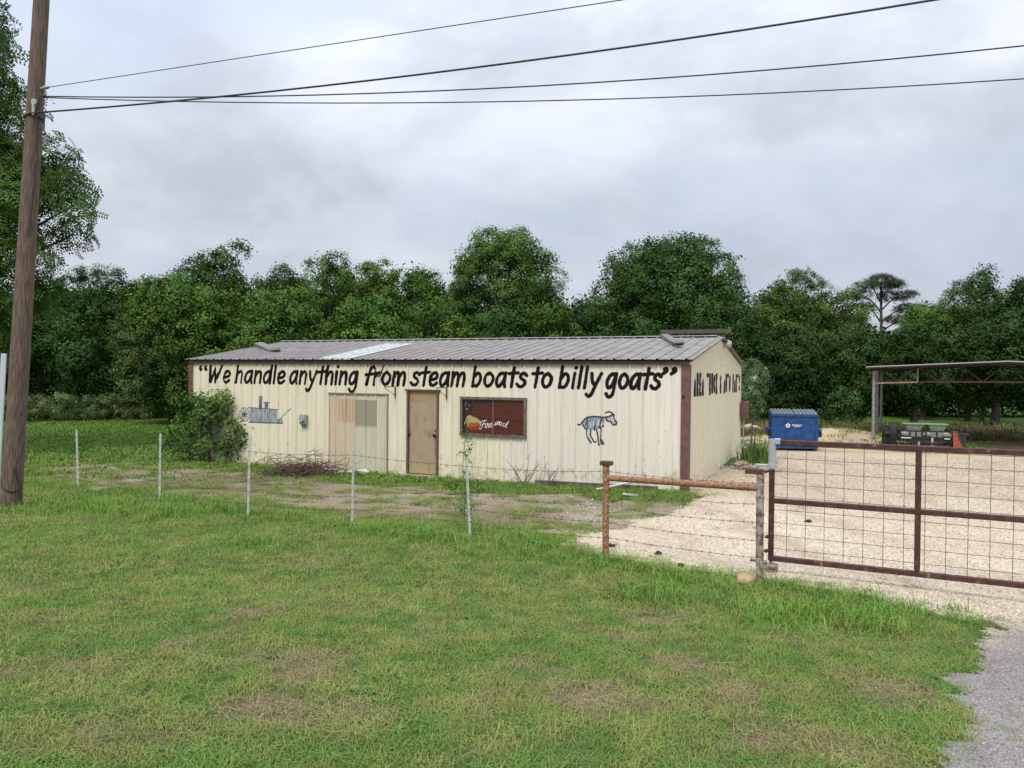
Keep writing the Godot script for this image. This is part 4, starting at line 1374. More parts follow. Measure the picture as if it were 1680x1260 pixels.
	part("hinge", s, plain("black_knob", lin(0.02, 0.02, 0.02)), door)
	s = Shape.new()
	s.box(Vector3(7.5, 0.01, 0.1), Vector3(0.95, 0.06, 0.22))
	part("door_sill", s, plain("old_concrete", lin(0.36, 0.31, 0.26), 0.9), o)
	# painted window
	var fr := speckled("window_trim", 0.03, [[0.2, lin(0.12, 0.09, 0.075)], [0.8, lin(0.24, 0.19, 0.16)]], 0.9, 0.45, 0.3)
	s = Shape.new()
	s.box(Vector3(9.38, 1.9, 0.02), Vector3(1.68, 0.06, 0.1))
	s.box(Vector3(9.38, 1.055, 0.02), Vector3(1.68, 0.05, 0.1))
	s.box(Vector3(8.575, 1.478, 0.02), Vector3(0.06, 0.79, 0.09))
	s.box(Vector3(10.185, 1.478, 0.02), Vector3(0.06, 0.79, 0.09))
	var win := part("window", s, fr, o)
	var fm := plain("firewood_paint", Color.WHITE, 0.35)
	fm.albedo_texture = firewood_paint()
	fm.texture_repeat = false
	fm.clearcoat_enabled = true
	fm.clearcoat = 0.35
	fm.clearcoat_roughness = 0.08
	for q in [[8.605, 9.385, 0.0, 0.503], [9.385, 10.155, 0.503, 1.0]]:
		s = Shape.new()
		var zz: float = 0.005 if q[2] == 0.0 else 0.018
		s.quad(Vector3(q[0], 1.08, zz), Vector3(q[1], 1.08, zz), Vector3(q[1], 1.87, zz), Vector3(q[0], 1.87, zz), Vector2(q[2], 1), Vector2(q[3], 1), Vector2(q[3], 0), Vector2(q[2], 0))
		part("pane", s, fm, win)
	s = Shape.new()
	s.box(Vector3(9.385, 1.478, 0.022), Vector3(0.026, 0.79, 0.026))
	part("mullion", s, plain("mullion", lin(0.20, 0.10, 0.085), 0.5), win)
	# meter box with conduit stubs
	var grey := plain("meter_grey", lin(0.30, 0.33, 0.36), 0.5, 0.2)
	s = Shape.new()
	s.box(Vector3(4.0, 1.25, 0.07), Vector3(0.2, 0.26, 0.12), Basis.IDENTITY, 0.02)
	var mt := part("meter_box", s, grey, o)
	s = Shape.new()
	s.tube([Vector3(4.02, 1.26, 0.12), Vector3(4.02, 1.26, 0.19)], [0.075, 0.07], 14)
	part("meter_dial", s, plain("meter_face", lin(0.36, 0.38, 0.40), 0.2, 0.1), mt)
	s = Shape.new()
	s.tube([Vector3(3.96, 1.13, 0.06), Vector3(3.96, 1.06, 0.06)], [0.018], 8)
	part("conduit_stub", s, plain("dark_steel", lin(0.10, 0.10, 0.10), 0.5, 0.5), mt)
	s = Shape.new()
	s.tube([Vector3(4.05, 1.13, 0.06), Vector3(4.06, 1.03, 0.05)], [0.014], 8)
	part("conduit_stub", s, plain("dark_steel", lin(0.10, 0.10, 0.10), 0.5, 0.5), mt)
	# breaker box on the far corner
	s = Shape.new()
	s.box(Vector3(LEN + 0.14, 1.47, -DEEP + 0.1), Vector3(0.2, 0.52, 0.3), Basis.IDENTITY, 0.015)
	var eb := part("breaker_box", s, brown, o)
	s = Shape.new()
	s.tube([Vector3(LEN + 0.1, 1.22, -DEEP + 0.02), Vector3(LEN + 0.1, -0.1, -DEEP + 0.02)], [0.022], 8)
	part("conduit", s, plain("zinc", lin(0.42, 0.43, 0.44), 0.45, 0.6), eb)
	# two old sign brackets
	var rust := rusty()
	for x in [6.75, 8.17]:
		s = Shape.new()
		s.bar(Vector3(x, 2.14, 0.04), Vector3(x, 1.86, 0.04), 0.025, 0.025)
		s.tube([Vector3(x, 1.92, 0.05), Vector3(x - 0.04, 2.12, 0.45)], [0.008], 6)
		s.bar(Vector3(x, 2.13, 0.04), Vector3(x - 0.02, 2.13, 0.46), 0.02, 0.02)
		part("sign_bracket", s, rust, o)
	s = Shape.new()
	s.bar(Vector3(13.72, 2.0, 0.045), Vector3(13.72, 2.06, 0.045), 0.04, 0.03)
	part("wall_clip", s, plain("black_knob", lin(0.02, 0.02, 0.02)), o)


func at_shed(x: float, y: float, z: float) -> Vector3:
	return SHED + SX * x + SZ * z + Vector3(0, y, 0)


func rusty() -> StandardMaterial3D:
	return speckled("rust", 0.05, [[0.15, lin(0.07, 0.032, 0.02)], [0.5, lin(0.15, 0.068, 0.038)], [0.85, lin(0.26, 0.13, 0.07)]], 1.6, 0.85, 0.1)


func build_shed_litter() -> void:
	var tin := plain("loose_tin", lin(0.17, 0.16, 0.155), 0.55, 0.1)
	var s := Shape.new()
	# bent channel lying across the left hip of the roof
	s.box(Vector3(0, 0.03, 0), Vector3(2.55, 0.015, 0.26))
	s.box(Vector3(0, 0.0, 0.13), Vector3(2.55, 0.075, 0.012))
	s.box(Vector3(1.22, 0.05, 0.02), Vector3(0.16, 0.07, 0.24), Basis(Vector3(0, 0, 1), 0.5))
	var o := single("loose_roof_strip", s, tin, "bent grey metal strip lying on the left end of the roof", "metal strip", "loose flashing on the shed roof")
	var a := at_shed(-0.1, 3.31, -2.75); var b := at_shed(1.96, 3.0, -1.25)
	var up := (Vector3.UP + SZ * 0.167).normalized()
	var x := (b - a).normalized(); var z := x.cross(up).normalized()
	o.transform = Transform3D(Basis(x, z.cross(x).normalized(), z), (a + b) * 0.5 + up * 0.04)
	s = Shape.new()
	s.box(Vector3(-0.25, 0.03, 0), Vector3(1.7, 0.015, 0.17))
	s.box(Vector3(-0.25, 0.0, 0.085), Vector3(1.7, 0.07, 0.012))
	s.box(Vector3(0.85, 0.04, 0.03), Vector3(0.5, 0.015, 0.15), Basis(Vector3(0, 1, 0), 0.1) * Basis(Vector3(0, 0, 1), -0.12))
	s.box(Vector3(1.05, 0.07, 0.02), Vector3(0.14, 0.06, 0.22), Basis(Vector3(0, 0, 1), 0.5))
	o = single("loose_roof_strip", s, tin, "crumpled grey metal strip on the roof near the right gable", "metal strip", "loose flashing on the shed roof")
	a = at_shed(12.42, 3.47, -3.75); b = at_shed(13.3, 3.1, -1.65)
	x = (b - a).normalized(); z = x.cross(up).normalized()
	o.transform = Transform3D(Basis(x, z.cross(x).normalized(), z), (a + b) * 0.5 + up * 0.03)
	s = Shape.new()
	s.box(Vector3(0, 0.01, 0), Vector3(1.78, 0.10, 0.02))
	s.box(Vector3(0, 0.058, -0.12), Vector3(1.78, 0.015, 0.22))
	s.box(Vector3(-0.6, -0.09, -0.1), Vector3(0.05, 0.12, 0.05))
	s.box(Vector3(0.6, -0.09, -0.1), Vector3(0.05, 0.12, 0.05))
	o = single("ridge_flashing", s, speckled("flashing_brown", 0.03, [[0.2, lin(0.062, 0.045, 0.042)], [0.7, lin(0.095, 0.07, 0.066)]], 0.7, 0.6), "long brown flashing propped along the roof ridge at the right end", "flashing")
	o.transform = Transform3D(Basis(Vector3.UP, SHED_TURN), at_shed(13.15, 3.6, -4.15))
	s = Shape.new()
	s.blob(Vector3.ZERO, Vector3(0.09, 0.1, 0.16), 8, 0.3)
	o = single("gable_vent_cover", s, plain("vent_white", lin(0.6, 0.6, 0.58), 0.5), "small white crumpled vent cover at the gable peak", "vent cover")
	o.position = at_shed(LEN + 0.1, 3.30, -4.45)
	# stick hooked over the eave above the word from
	s = Shape.new()
	s.tube([at_shed(6.52, 2.70, 0.16), at_shed(6.42, 2.52, 0.12), at_shed(6.28, 2.36, 0.06)], [0.018, 0.02, 0.012], 7)
	s.box(at_shed(6.31, 2.39, 0.07), Vector3(0.05, 0.1, 0.03), Basis(Vector3(0, 0, 1), -0.7))
	single("hanging_bar", s, rusty(), "rusty bar hanging from the eave across the painted letters", "bar")
	# board along the wall foot, white pipe, scraps
	var old := speckled("old_board", 0.02, [[0.2, lin(0.07, 0.06, 0.05)], [0.8, lin(0.17, 0.145, 0.12)]], 1.1, 0.9)
	s = Shape.new()
	s.box(Vector3.ZERO, Vector3(2.7, 0.07, 0.06))
	o = single("weathered_board", s, old, "long weathered board lying at the foot of the shed's right end", "board")
	o.transform = Transform3D(Basis(Vector3.UP, SHED_TURN + 0.02) * Basis(Vector3(0, 0, 1), 0.012), at_shed(11.9, 0.12, 0.25))
	s = Shape.new()
	s.tube([at_shed(12.1, 0.10, 0.75), at_shed(12.75, 0.24, 0.22)], [0.022], 8)
	single("pale_pipe", s, plain("pvc", lin(0.55, 0.55, 0.53), 0.5), "short pale pipe leaning on the board by the wall", "pipe")
	s = Shape.new()
	s.box(Vector3.ZERO, Vector3(0.3, 0.03, 0.08))
	o = single("white_scrap", s, plain("pvc", lin(0.55, 0.55, 0.53)), "small white scrap in the grass at the shed's front right corner", "scrap")
	o.transform = Transform3D(Basis(Vector3.UP, -0.5), Vector3(2.35, ground(2.35, -15.1) + 0.05, -15.1))
	# brush pile and dead twigs
	rng.seed = 71
	s = Shape.new()
	for i in 420:
		var p := Vector3(rng.randfn() * 0.42, absf(rng.randfn()) * 0.17, rng.randfn() * 0.25)
		var d := Vector3(rng.randfn(), rng.randf_range(-0.1, 0.45), rng.randfn()).normalized() * rng.randf_range(0.2, 0.55)
		s.tube([p, p + d * 0.5 + Vector3(0, 0.03, 0), p + d], [0.009, 0.008, 0.004], 3, false)
	o = single("brush_pile", s, speckled("twig", 0.05, [[0.2, lin(0.085, 0.05, 0.035)], [0.8, lin(0.20, 0.13, 0.09)]], 2.0, 0.9), "heap of brown dead brush in front of the boarded doorway", "brush pile")
	o.position = Vector3(-4.95, 0.0, -18.25)
	for q in [[-0.0, 1.0, 880, "tall bare twig standing by the wall under the goat"], [0.55, 0.7, 881, "short forked dead branch lying right of the tall twig"]]:
		s = Shape.new()
		rng.seed = q[2]
		for i in 9:
			var d: Vector3 = Vector3(rng.randf_range(-0.55, 0.6), rng.randf_range(0.25, 1.0), rng.randf_range(-0.2, 0.2)) * q[1] * 0.75
			if i == 0: d = Vector3(0.05, q[1], 0)
			var st := Vector3(rng.randf_range(-0.08, 0.08), 0, 0)
			s.tube([st, st + d * 0.5 + Vector3(0.04, 0, 0), st + d], [0.008, 0.006, 0.003], 5, false)
			s.tube([st + d * 0.6, st + d * 0.7 + Vector3(0.12 * q[1], 0.08, 0)], [0.005, 0.003], 4, false)
		o = single("dead_twig", s, plain("twig_grey", lin(0.12, 0.10, 0.09), 0.9), q[3], "twig", "dead twigs by the shed wall")
		o.position = at_shed(10.3 + q[0], 0.0, 0.45)
	# broken white rubble
	var pale := plain("rubble", lin(0.55, 0.53, 0.48), 0.9)
	var spots := [[5.15, 0.75, 0.30, "largest flat chunk of white rubble beside the brush pile"], [5.5, 0.7, 0.20, "middle-sized white rubble chunk right of the largest one"], [5.75, 0.45, 0.15, "small white rubble chunk nearest the doorway"], [4.95, 1.0, 0.14, "small white rubble chunk touching the brush pile"], [6.05, 0.3, 0.18, "white rubble chunk close against the wall"]]
	for i in spots.size():
		var q: Array = spots[i]
		s = Shape.new()
		s.blob(Vector3.ZERO, Vector3(q[2], q[2] * 0.42, q[2] * 0.7), 90 + i, 0.35)
		o = single("rubble_chunk", s, pale, q[3], "rubble", "white rubble by the boarded doorway")
		o.position = at_shed(q[0], 0.04, q[1])


# ------------------------------------------------------------------ pole, cables, sign post
func cable(a: Vector3, b: Vector3, sag: float, r: float, over: float, steps := 40) -> Shape:
	var s := Shape.new()
	var pts := []
	for i in steps + 1:
		var t := over * i / steps
		pts.append(a.lerp(b, t) - Vector3(0, sag * 4.0 * t * (1.0 - t), 0))
	s.tube(pts, [r], 6)
	return s


func build_pole() -> void:
	var wood := StandardMaterial3D.new()
	wood.resource_name = "pole_wood"
	wood.albedo_texture = noise_tex(0.02, [[0.12, lin(0.05, 0.032, 0.024)], [0.42, lin(0.115, 0.078, 0.058)], [0.7, lin(0.18, 0.13, 0.098)], [0.95, lin(0.25, 0.19, 0.15)]], 512, 8, FastNoiseLite.TYPE_SIMPLEX_SMOOTH, 5)
	wood.uv1_scale = Vector3(5, 0.24, 1)
	wood.roughness = 0.9
	wood.heightmap_enabled = true
	wood.heightmap_texture = wood.albedo_texture
	wood.heightmap_scale = 1.6
	var base := Vector3(-8.43, 0.15, -12.95)
	var o := thing("utility_pole", "leaning brown wooden utility pole at the left edge", "utility pole", base)
	var up := Vector3(0.49, 8.5, 0) / 8.5
	var s := Shape.new()
	var pts := []; var rad := []
	for i in 12:
		var y := -0.3 + 0.95 * i
		pts.append(up * y); rad.append(0.16 - 0.0048 * y)
	s.tube(pts, rad, 20)
	part("pole", s, wood, o)
	var steel := plain("zinc", lin(0.42, 0.43, 0.44), 0.45, 0.6)
	var black := plain("cable_black", lin(0.018, 0.018, 0.02), 0.55)
	var pp := func(y: float) -> Vector3: return up * y
	s = Shape.new()
	var a: Vector3 = up * 6.99
	s.tube([a + Vector3(0.1, 0, 0.05), a + Vector3(0.2, 0.01, 0.08)], [0.02, 0.03], 8)
	s.tube([a + Vector3(0.2, 0.01, 0.08), a + Vector3(0.27, 0.02, 0.09)], [0.035, 0.02], 8)
	part("dead_end_insulator", s, steel, o)
	s = Shape.new()
	a = up * 6.74
	s.box(a + Vector3(0.07, 0, 0.13), Vector3(0.09, 0.1, 0.06), Basis.IDENTITY, 0.01)
	s.tube([a + Vector3(0.06, -0.04, 0.14), a + Vector3(0.07, -0.22, 0.15)], [0.025, 0.03], 8)
	part("cable_clamp", s, plain("clamp_grey", lin(0.36, 0.36, 0.35), 0.5), o)
	s = Shape.new()
	a = up * 6.72
	s.tube([a + Vector3(0.24, 0.15, 0.1), a + Vector3(0.16, 0.1, 0.14), a + Vector3(0.1, -0.15, 0.16), a + Vector3(0.13, -0.42, 0.14), a + Vector3(0.22, -0.45, 0.12), a + Vector3(0.23, -0.2, 0.12), a + Vector3(0.14, -0.05, 0.14)], [0.013], 6, false)
	s.tube([a + Vector3(0.1, 0.12, 0.14), a + Vector3(0.13, -0.3, 0.16), a + Vector3(0.1, -0.9, 0.1), a + Vector3(-0.02, -2.2, 0.135)], [0.01], 6, false)
	part("drip_loop", s, black, o)
	s = Shape.new()
	var ring := []
	for i in 17:
		var t := TAU * i / 16.0
		ring.append(up * (6.5 + 0.04 * sin(t)) + Vector3(cos(t) * 0.14, 0, sin(t) * 0.14))
	s.tube(ring, [0.014], 6, false)
	part("wrapped_cable", s, black, o)
	s = Shape.new()
	ring = []
	for i in 14:
		var t := PI * (0.05 + 1.15 * i / 13.0)
		ring.append(up * (0.62 - 0.18 * (1.0 - cos(t + 2.2))) + Vector3(cos(t) * 0.168, 0, sin(t) * 0.168))
	s.tube(ring, [0.013], 6, false)
	s.tube([up * 0.62 + Vector3(0.1, 0.02, 0.14), up * 0.4 + Vector3(0.19, 0, 0.12), up * 0.1 + Vector3(0.24, 0, 0.1)], [0.012], 6, false)
	part("wrapped_cable", s, black, o)
	var h := func(y: float, dx: float) -> Vector3: return base + up * y + Vector3(dx, 0, 0.08)
	var runs := [
		["thin topmost cable slanting up from the pole's insulator", base + up * 7.0 + Vector3(0.26, 0, 0.1), Vector3(1.10, 6.79, -9.0), 0.0, 0.006],
		["thick cable wrapped on the pole and rising steeply to the right", base + up * 6.55 + Vector3(0.0, 0, 0.15), Vector3(5.36, 7.17, -9.6), 0.15, 0.014],
		["upper of the two nearly level cables", base + up * 6.85 + Vector3(0.16, 0, 0.1), Vector3(6.87, 6.9, -10.3), 0.23, 0.010],
		["lowest cable, sagging flattest across the sky", base + up * 6.83 + Vector3(0.2, 0, 0.1), Vector3(7.33, 6.73, -11.0), 0.2, 0.009]]
	for r in runs:
		single("overhead_cable", cable(r[1], r[2], r[3], r[4], 2.2), black, r[0], "cable", "cables strung from the utility pole")
	single("overhead_cable", cable(base + up * 9.6, Vector3(-13.4, 0.2, -12.95), 0.0, 0.006, 1.0), black, "steep guy wire crossing the top left corner of the picture", "cable", "cables strung from the utility pole")
	# pale flat post left of the pole
	s = Shape.new()
	s.box(Vector3(0, 1.2, 0), Vector3(0.075, 2.9, 0.03))
	s.box(Vector3(-0.035, 1.2, -0.03), Vector3(0.008, 2.9, 0.06))
	o = single("sign_post", s, plain("pale_steel", lin(0.55, 0.60, 0.64), 0.45, 0.3), "pale grey metal post leaning beside the utility pole", "post")
	o.transform = Transform3D(Basis(Vector3(0, 0, 1), -0.05), Vector3(-8.06, 0.05, -12.0))


# ------------------------------------------------------------------ fence
func build_fence() -> void:
	var zinc := speckled("weathered_zinc", 0.05, [[0.2, lin(0.42, 0.42, 0.40)], [0.55, lin(0.52, 0.52, 0.50)], [0.85, lin(0.62, 0.62, 0.60)]], 0.9, 0.7, 0.1)
	var posts := [
		[-8.81, 0.0, -15.63, 1.23, -0.03, 0.0, "farthest fence post, just right of the utility pole"],
		[-6.44, 0.0, -14.07, 1.30, 0.01, 0.0, "second fence post from the utility pole, on the lawn left of the shed"],
		[-4.31, 0.05, -12.59, 1.36, 0.015, 0.0, "fence post standing in front of the shrub's right side"],
		[-2.51, 0.05, -12.16, 1.30, 0.01, 0.0, "brown-tipped fence post in front of the boarded doorway"],
		[-0.59, 0.08, -11.18, 1.08, -0.055, 0.0, "bent leaning fence post with a sapling, before the window"]]
	var s := Shape.new()
	s.box(Vector3(0, 0.65, 0), Vector3(0.036, 1.3, 0.006))
	s.box(Vector3(0, 0.65, -0.021), Vector3(0.007, 1.3, 0.036))
	var flange := s
	s = Shape.new()
	for k in 24:
		s.box(Vector3(0, 0.04 + k * 0.053, 0.005), Vector3(0.01, 0.009, 0.004))
	var studs := s
	var first: Node3D
	for i in posts.size():
		var q: Array = posts[i]
		var o: Node3D
		if i == 0:
			o = thing("fence_post", q[6], "fence post", Vector3(q[0], q[1], q[2]), 0.0, "steel posts of the wire fence")
			part("flange", flange, zinc, o)
			part("studs", studs, zinc, o).set_meta("kind", "stuff")
			first = o
		else:
			o = first.duplicate()
			o.name = numbered("fence_post")
			add_child(o)
			tag(o, q[6], "fence post", "steel posts of the wire fence")
		o.transform = Transform3D(Basis(Vector3(0, 0, 1), -float(q[4])) * Basis(Vector3.UP, 0.3).scaled(Vector3(1, q[3] / 1.3, 1)), Vector3(q[0], q[1], q[2]))
	# barbed strands, tied at every post
	var wire := plain("fence_wire", lin(0.10, 0.085, 0.075), 0.6, 0.4)
	var line := [Vector3(-14.5, 0, -19.2), Vector3(-8.81, 0.0, -15.6), Vector3(-6.44, 0.0, -14.04), Vector3(-4.31, 0.05, -12.56), Vector3(-2.51, 0.05, -12.13), Vector3(-0.62, 0.08, -11.15), Vector3(1.24, 0.1, -9.95), Vector3(2.87, 0.12, -8.8)]
	var names := ["top strand of the barbed wire fence", "second strand from the top of the wire fence", "middle strand of the barbed wire fence", "second strand from the bottom of the wire fence", "bottom strand of the barbed wire fence"]
	rng.seed = 81
	for k in 5:
		var hh: float = [1.1, 0.86, 0.65, 0.44, 0.24][k]
		s = Shape.new()
		var pts := []
		for i in line.size() - 1:
			var a: Vector3 = line[i] + Vector3(0, hh * (0.93 if i == 5 else 1.0), 0)
			var b: Vector3 = line[i + 1] + Vector3(0, hh * (0.93 if i == 4 else 1.0), 0)
			var sag := rng.randf_range(0.01, 0.045)
			for j in 8:
				var t := j / 8.0
				pts.append(a.lerp(b, t) - Vector3(0, sag * 4.0 * t * (1.0 - t), 0))
		pts.append(line[7] + Vector3(0, hh, 0))
		s.tube(pts, [0.0026], 4, false)
		for i in pts.size() - 1:
			for t in [0.2, 0.6]:
				var p: Vector3 = pts[i].lerp(pts[i + 1], t)
				s.bar(p + Vector3(0.008, 0.016, 0.008), p - Vector3(0.008, 0.016, 0.008), 0.003, 0.003)
				s.bar(p + Vector3(-0.012, 0.012, 0.004), p - Vector3(-0.012, 0.012, 0.004), 0.003, 0.003)
		single("barbed_wire", s, wire, names[k], "fence wire", "strands of the wire fence")
	# rusty pipe brace with two posts
	var flaky := speckled("flaking_rust", 0.06, [[0.1, lin(0.10, 0.045, 0.025)], [0.4, lin(0.24, 0.115, 0.06)], [0.62, lin(0.36, 0.20, 0.11)], [0.85, lin(0.50, 0.36, 0.24)]], 1.4, 0.9, 0.0, 4, 1.0)
	var peel := speckled("peeling_paint", 0.045, [[0.2, lin(0.13, 0.06, 0.04)], [0.42, lin(0.22, 0.12, 0.085)], [0.55, lin(0.32, 0.29, 0.26)], [0.9, lin(0.44, 0.42, 0.39)]], 0.9, 0.85, 0.0, 5, 0.8)
	var cap := speckled("dark_rust", 0.05, [[0.2, lin(0.055, 0.024, 0.018)], [0.8, lin(0.13, 0.055, 0.04)]], 1.5, 0.8)
	var o := thing("pipe_brace", "rusty pipe fence brace of two posts and a rail left of the gate", "fence brace")
	s = Shape.new()
	s.tube([Vector3(1.24, -0.1, -9.96), Vector3(1.23, 0.7, -9.96), Vector3(1.23, 1.29, -9.96)], [0.043], 14)
	var m := part("post", s, flaky, o)
	tag(m, "orange rusty left post", "")
	s = Shape.new()
	s.box(Vector3(1.235, 1.305, -9.96), Vector3(0.15, 0.055, 0.12), Basis(Vector3.UP, -0.5), 0.008)
	part("post_cap", s, cap, m)
	s = Shape.new()
	s.tube([Vector3(2.87, -0.1, -8.81), Vector3(2.86, 0.7, -8.81), Vector3(2.86, 1.36, -8.81)], [0.043], 14)
	m = part("post", s, peel, o)
	tag(m, "right post with peeling whitish paint", "")
	s = Shape.new()
	s.box(Vector3(2.80, 1.355, -8.84), Vector3(0.2, 0.06, 0.1), Basis(Vector3.UP, -0.45), 0.008)
	s.tube([Vector3(2.86, 1.34, -8.81), Vector3(3.0, 1.385, -8.78)], [0.02, 0.015], 8)
	part("post_cap", s, cap, m)
	s = Shape.new()
	for y in [0.38, 0.62, 0.86, 1.06]:
		s = Shape.new()
		var ring := []
		for i in 13:
			ring.append(Vector3(2.862 + cos(TAU * i / 12) * 0.046, y + 0.012 * sin(i * 2.0), -8.81 + sin(TAU * i / 12) * 0.046))
		s.tube(ring, [0.0035], 4, false)
		part("wire_wrap", s, wire, m)
	s = Shape.new()
	s.tube([Vector3(1.25, 1.115, -9.95), Vector3(2.05, 1.14, -9.385), Vector3(2.85, 1.165, -8.82)], [0.04], 14)
	part("rail", s, flaky, o)


func build_gate() -> void:
	var red := speckled("gate_rust", 0.035, [[0.2, lin(0.045, 0.015, 0.012)], [0.6, lin(0.075, 0.026, 0.02)], [0.8, lin(0.11, 0.045, 0.033)], [0.93, lin(0.30, 0.19, 0.14)]], 0.9, 0.7, 0.0, 6, 0.3)
	var o := thing("pipe_gate", "wide rust-red pipe gate filled with square wire mesh", "gate", Vector3(3.16, 0.0, -9.31), -0.4567)
	var s := Shape.new()
	var width := 4.75
	for q in [[1.655, "top_rail"], [0.945, "middle_rail"], [0.245, "bottom_rail"]]:
		s = Shape.new()
		s.box(Vector3(width * 0.5, q[0], 0), Vector3(width, 0.062, 0.06), Basis.IDENTITY, 0.008)
		part(q[1], s, red, o)
	for x in [1.57, 3.14, 4.72]:
		s = Shape.new()
		s.box(Vector3(x, 0.6, 0.0), Vector3(0.062, 0.63, 0.058), Basis.IDENTITY, 0.008)
		s.box(Vector3(x, 1.3, 0.0), Vector3(0.062, 0.645, 0.058), Basis.IDENTITY, 0.008)
		part("upright", s, red, o)
	s = Shape.new()
	s.tube([Vector3(0.0, 0.22, 0), Vector3(0.0, 1.36, 0)], [0.034], 12)
	part("hinge_upright", s, red, o)
	var zinc := plain("new_zinc", lin(0.50, 0.53, 0.56), 0.4, 0.5)
	s = Shape.new()
	s.tube([Vector3(0.0, 1.34, 0), Vector3(0.0, 1.69, 0)], [0.042, 0.042], 14)
	s.tube([Vector3(0.0, 1.33, 0), Vector3(0.0, 1.385, 0)], [0.06, 0.06], 14)
	s.box(Vector3(-0.1, 1.365, 0), Vector3(0.18, 0.03, 0.06), Basis.IDENTITY, 0.004)
	s.box(Vector3(0.06, 1.665, 0.0), Vector3(0.07, 0.07, 0.075), Basis.IDENTITY, 0.006)
	part("hinge_sleeve", s, zinc, o)
	s = Shape.new()
	s.tube([Vector3(-0.08, 0.14, 0.0), Vector3(0.08, 0.14, 0.0)], [0.045], 12)
	s.tube([Vector3(0.0, 0.13, 0.0), Vector3(0.0, 0.24, 0.0)], [0.022], 10)
	s.box(Vector3(-0.14, 0.2, 0.02), Vector3(0.2, 0.025, 0.05), Basis.IDENTITY, 0.004)
	part("bottom_hinge", s, speckled("peeling_paint", 0.05, [], 1.0), o)
	var wire := plain("mesh_wire", lin(0.085, 0.06, 0.05), 0.6, 0.4)
	for i in 22:
		s = Shape.new()
		var x := 0.175 + i * 0.2095
		s.tube([Vector3(x, 0.26, -0.034), Vector3(x + 0.004 * sin(i * 3.1), 0.95, -0.036), Vector3(x, 1.64, -0.034)], [0.0032], 5, false)
		part("mesh_wire", s, wire, o)
	for i in 9:
		s = Shape.new()
		var y := 0.36 + i * 0.157
		s.tube([Vector3(0.0, y, -0.040), Vector3(width * 0.5, y - 0.006, -0.041), Vector3(width, y, -0.040)], [0.0032], 5, false)
		part("mesh_wire", s, wire, o)
	# black latch chain end standing on the middle upright
	s = Shape.new()
	s.tube([Vector3(1.57, 1.69, 0), Vector3(1.57, 1.73, 0)], [0.012], 6)
	part("bolt", s, zinc, o)
	s = Shape.new()
	s.blob(Vector3.ZERO, Vector3(0.115, 0.085, 0.09), 44, 0.3)
	o = thing("tan_rock", "tan rock at the foot of the gatepost", "rock", Vector3(2.68, 0.12, -8.74))
	part("stone", s, speckled("sandstone", 0.04, [[0.2, lin(0.36, 0.25, 0.14)], [0.8, lin(0.50, 0.37, 0.23)]], 1.2, 0.9), o)
	rng.seed = 92
	var scraps := [[2.0, -10.35, "black scrap on the gravel just right of the brace's left post"], [2.12, -9.55, "small dark scrap at the grass edge below the rusty rail"], [1.4, -10.8, "dark clod beside the brace's left post"], [3.55, -10.6, "dark clod behind the gate's lower left mesh"], [5.0, -12.9, "dark clod on the yard seen through the upper mesh"], [3.9, -11.6, "dark leaf scrap midway across the yard behind the gate"]]
	for q in scraps:
		s = Shape.new()
		s.blob(Vector3(0, 0.02, 0), Vector3(rng.randf_range(0.04, 0.08), 0.025, 0.04), int(q[0] * 100), 0.4)
		var d: MeshInstance3D = single("dark_scrap", s, plain("black_scrap", lin(0.025, 0.023, 0.022), 0.9), q[2], "scrap", "dark scraps on the gravel")
		d.position = Vector3(q[0], ground(q[0], q[1]), q[1])


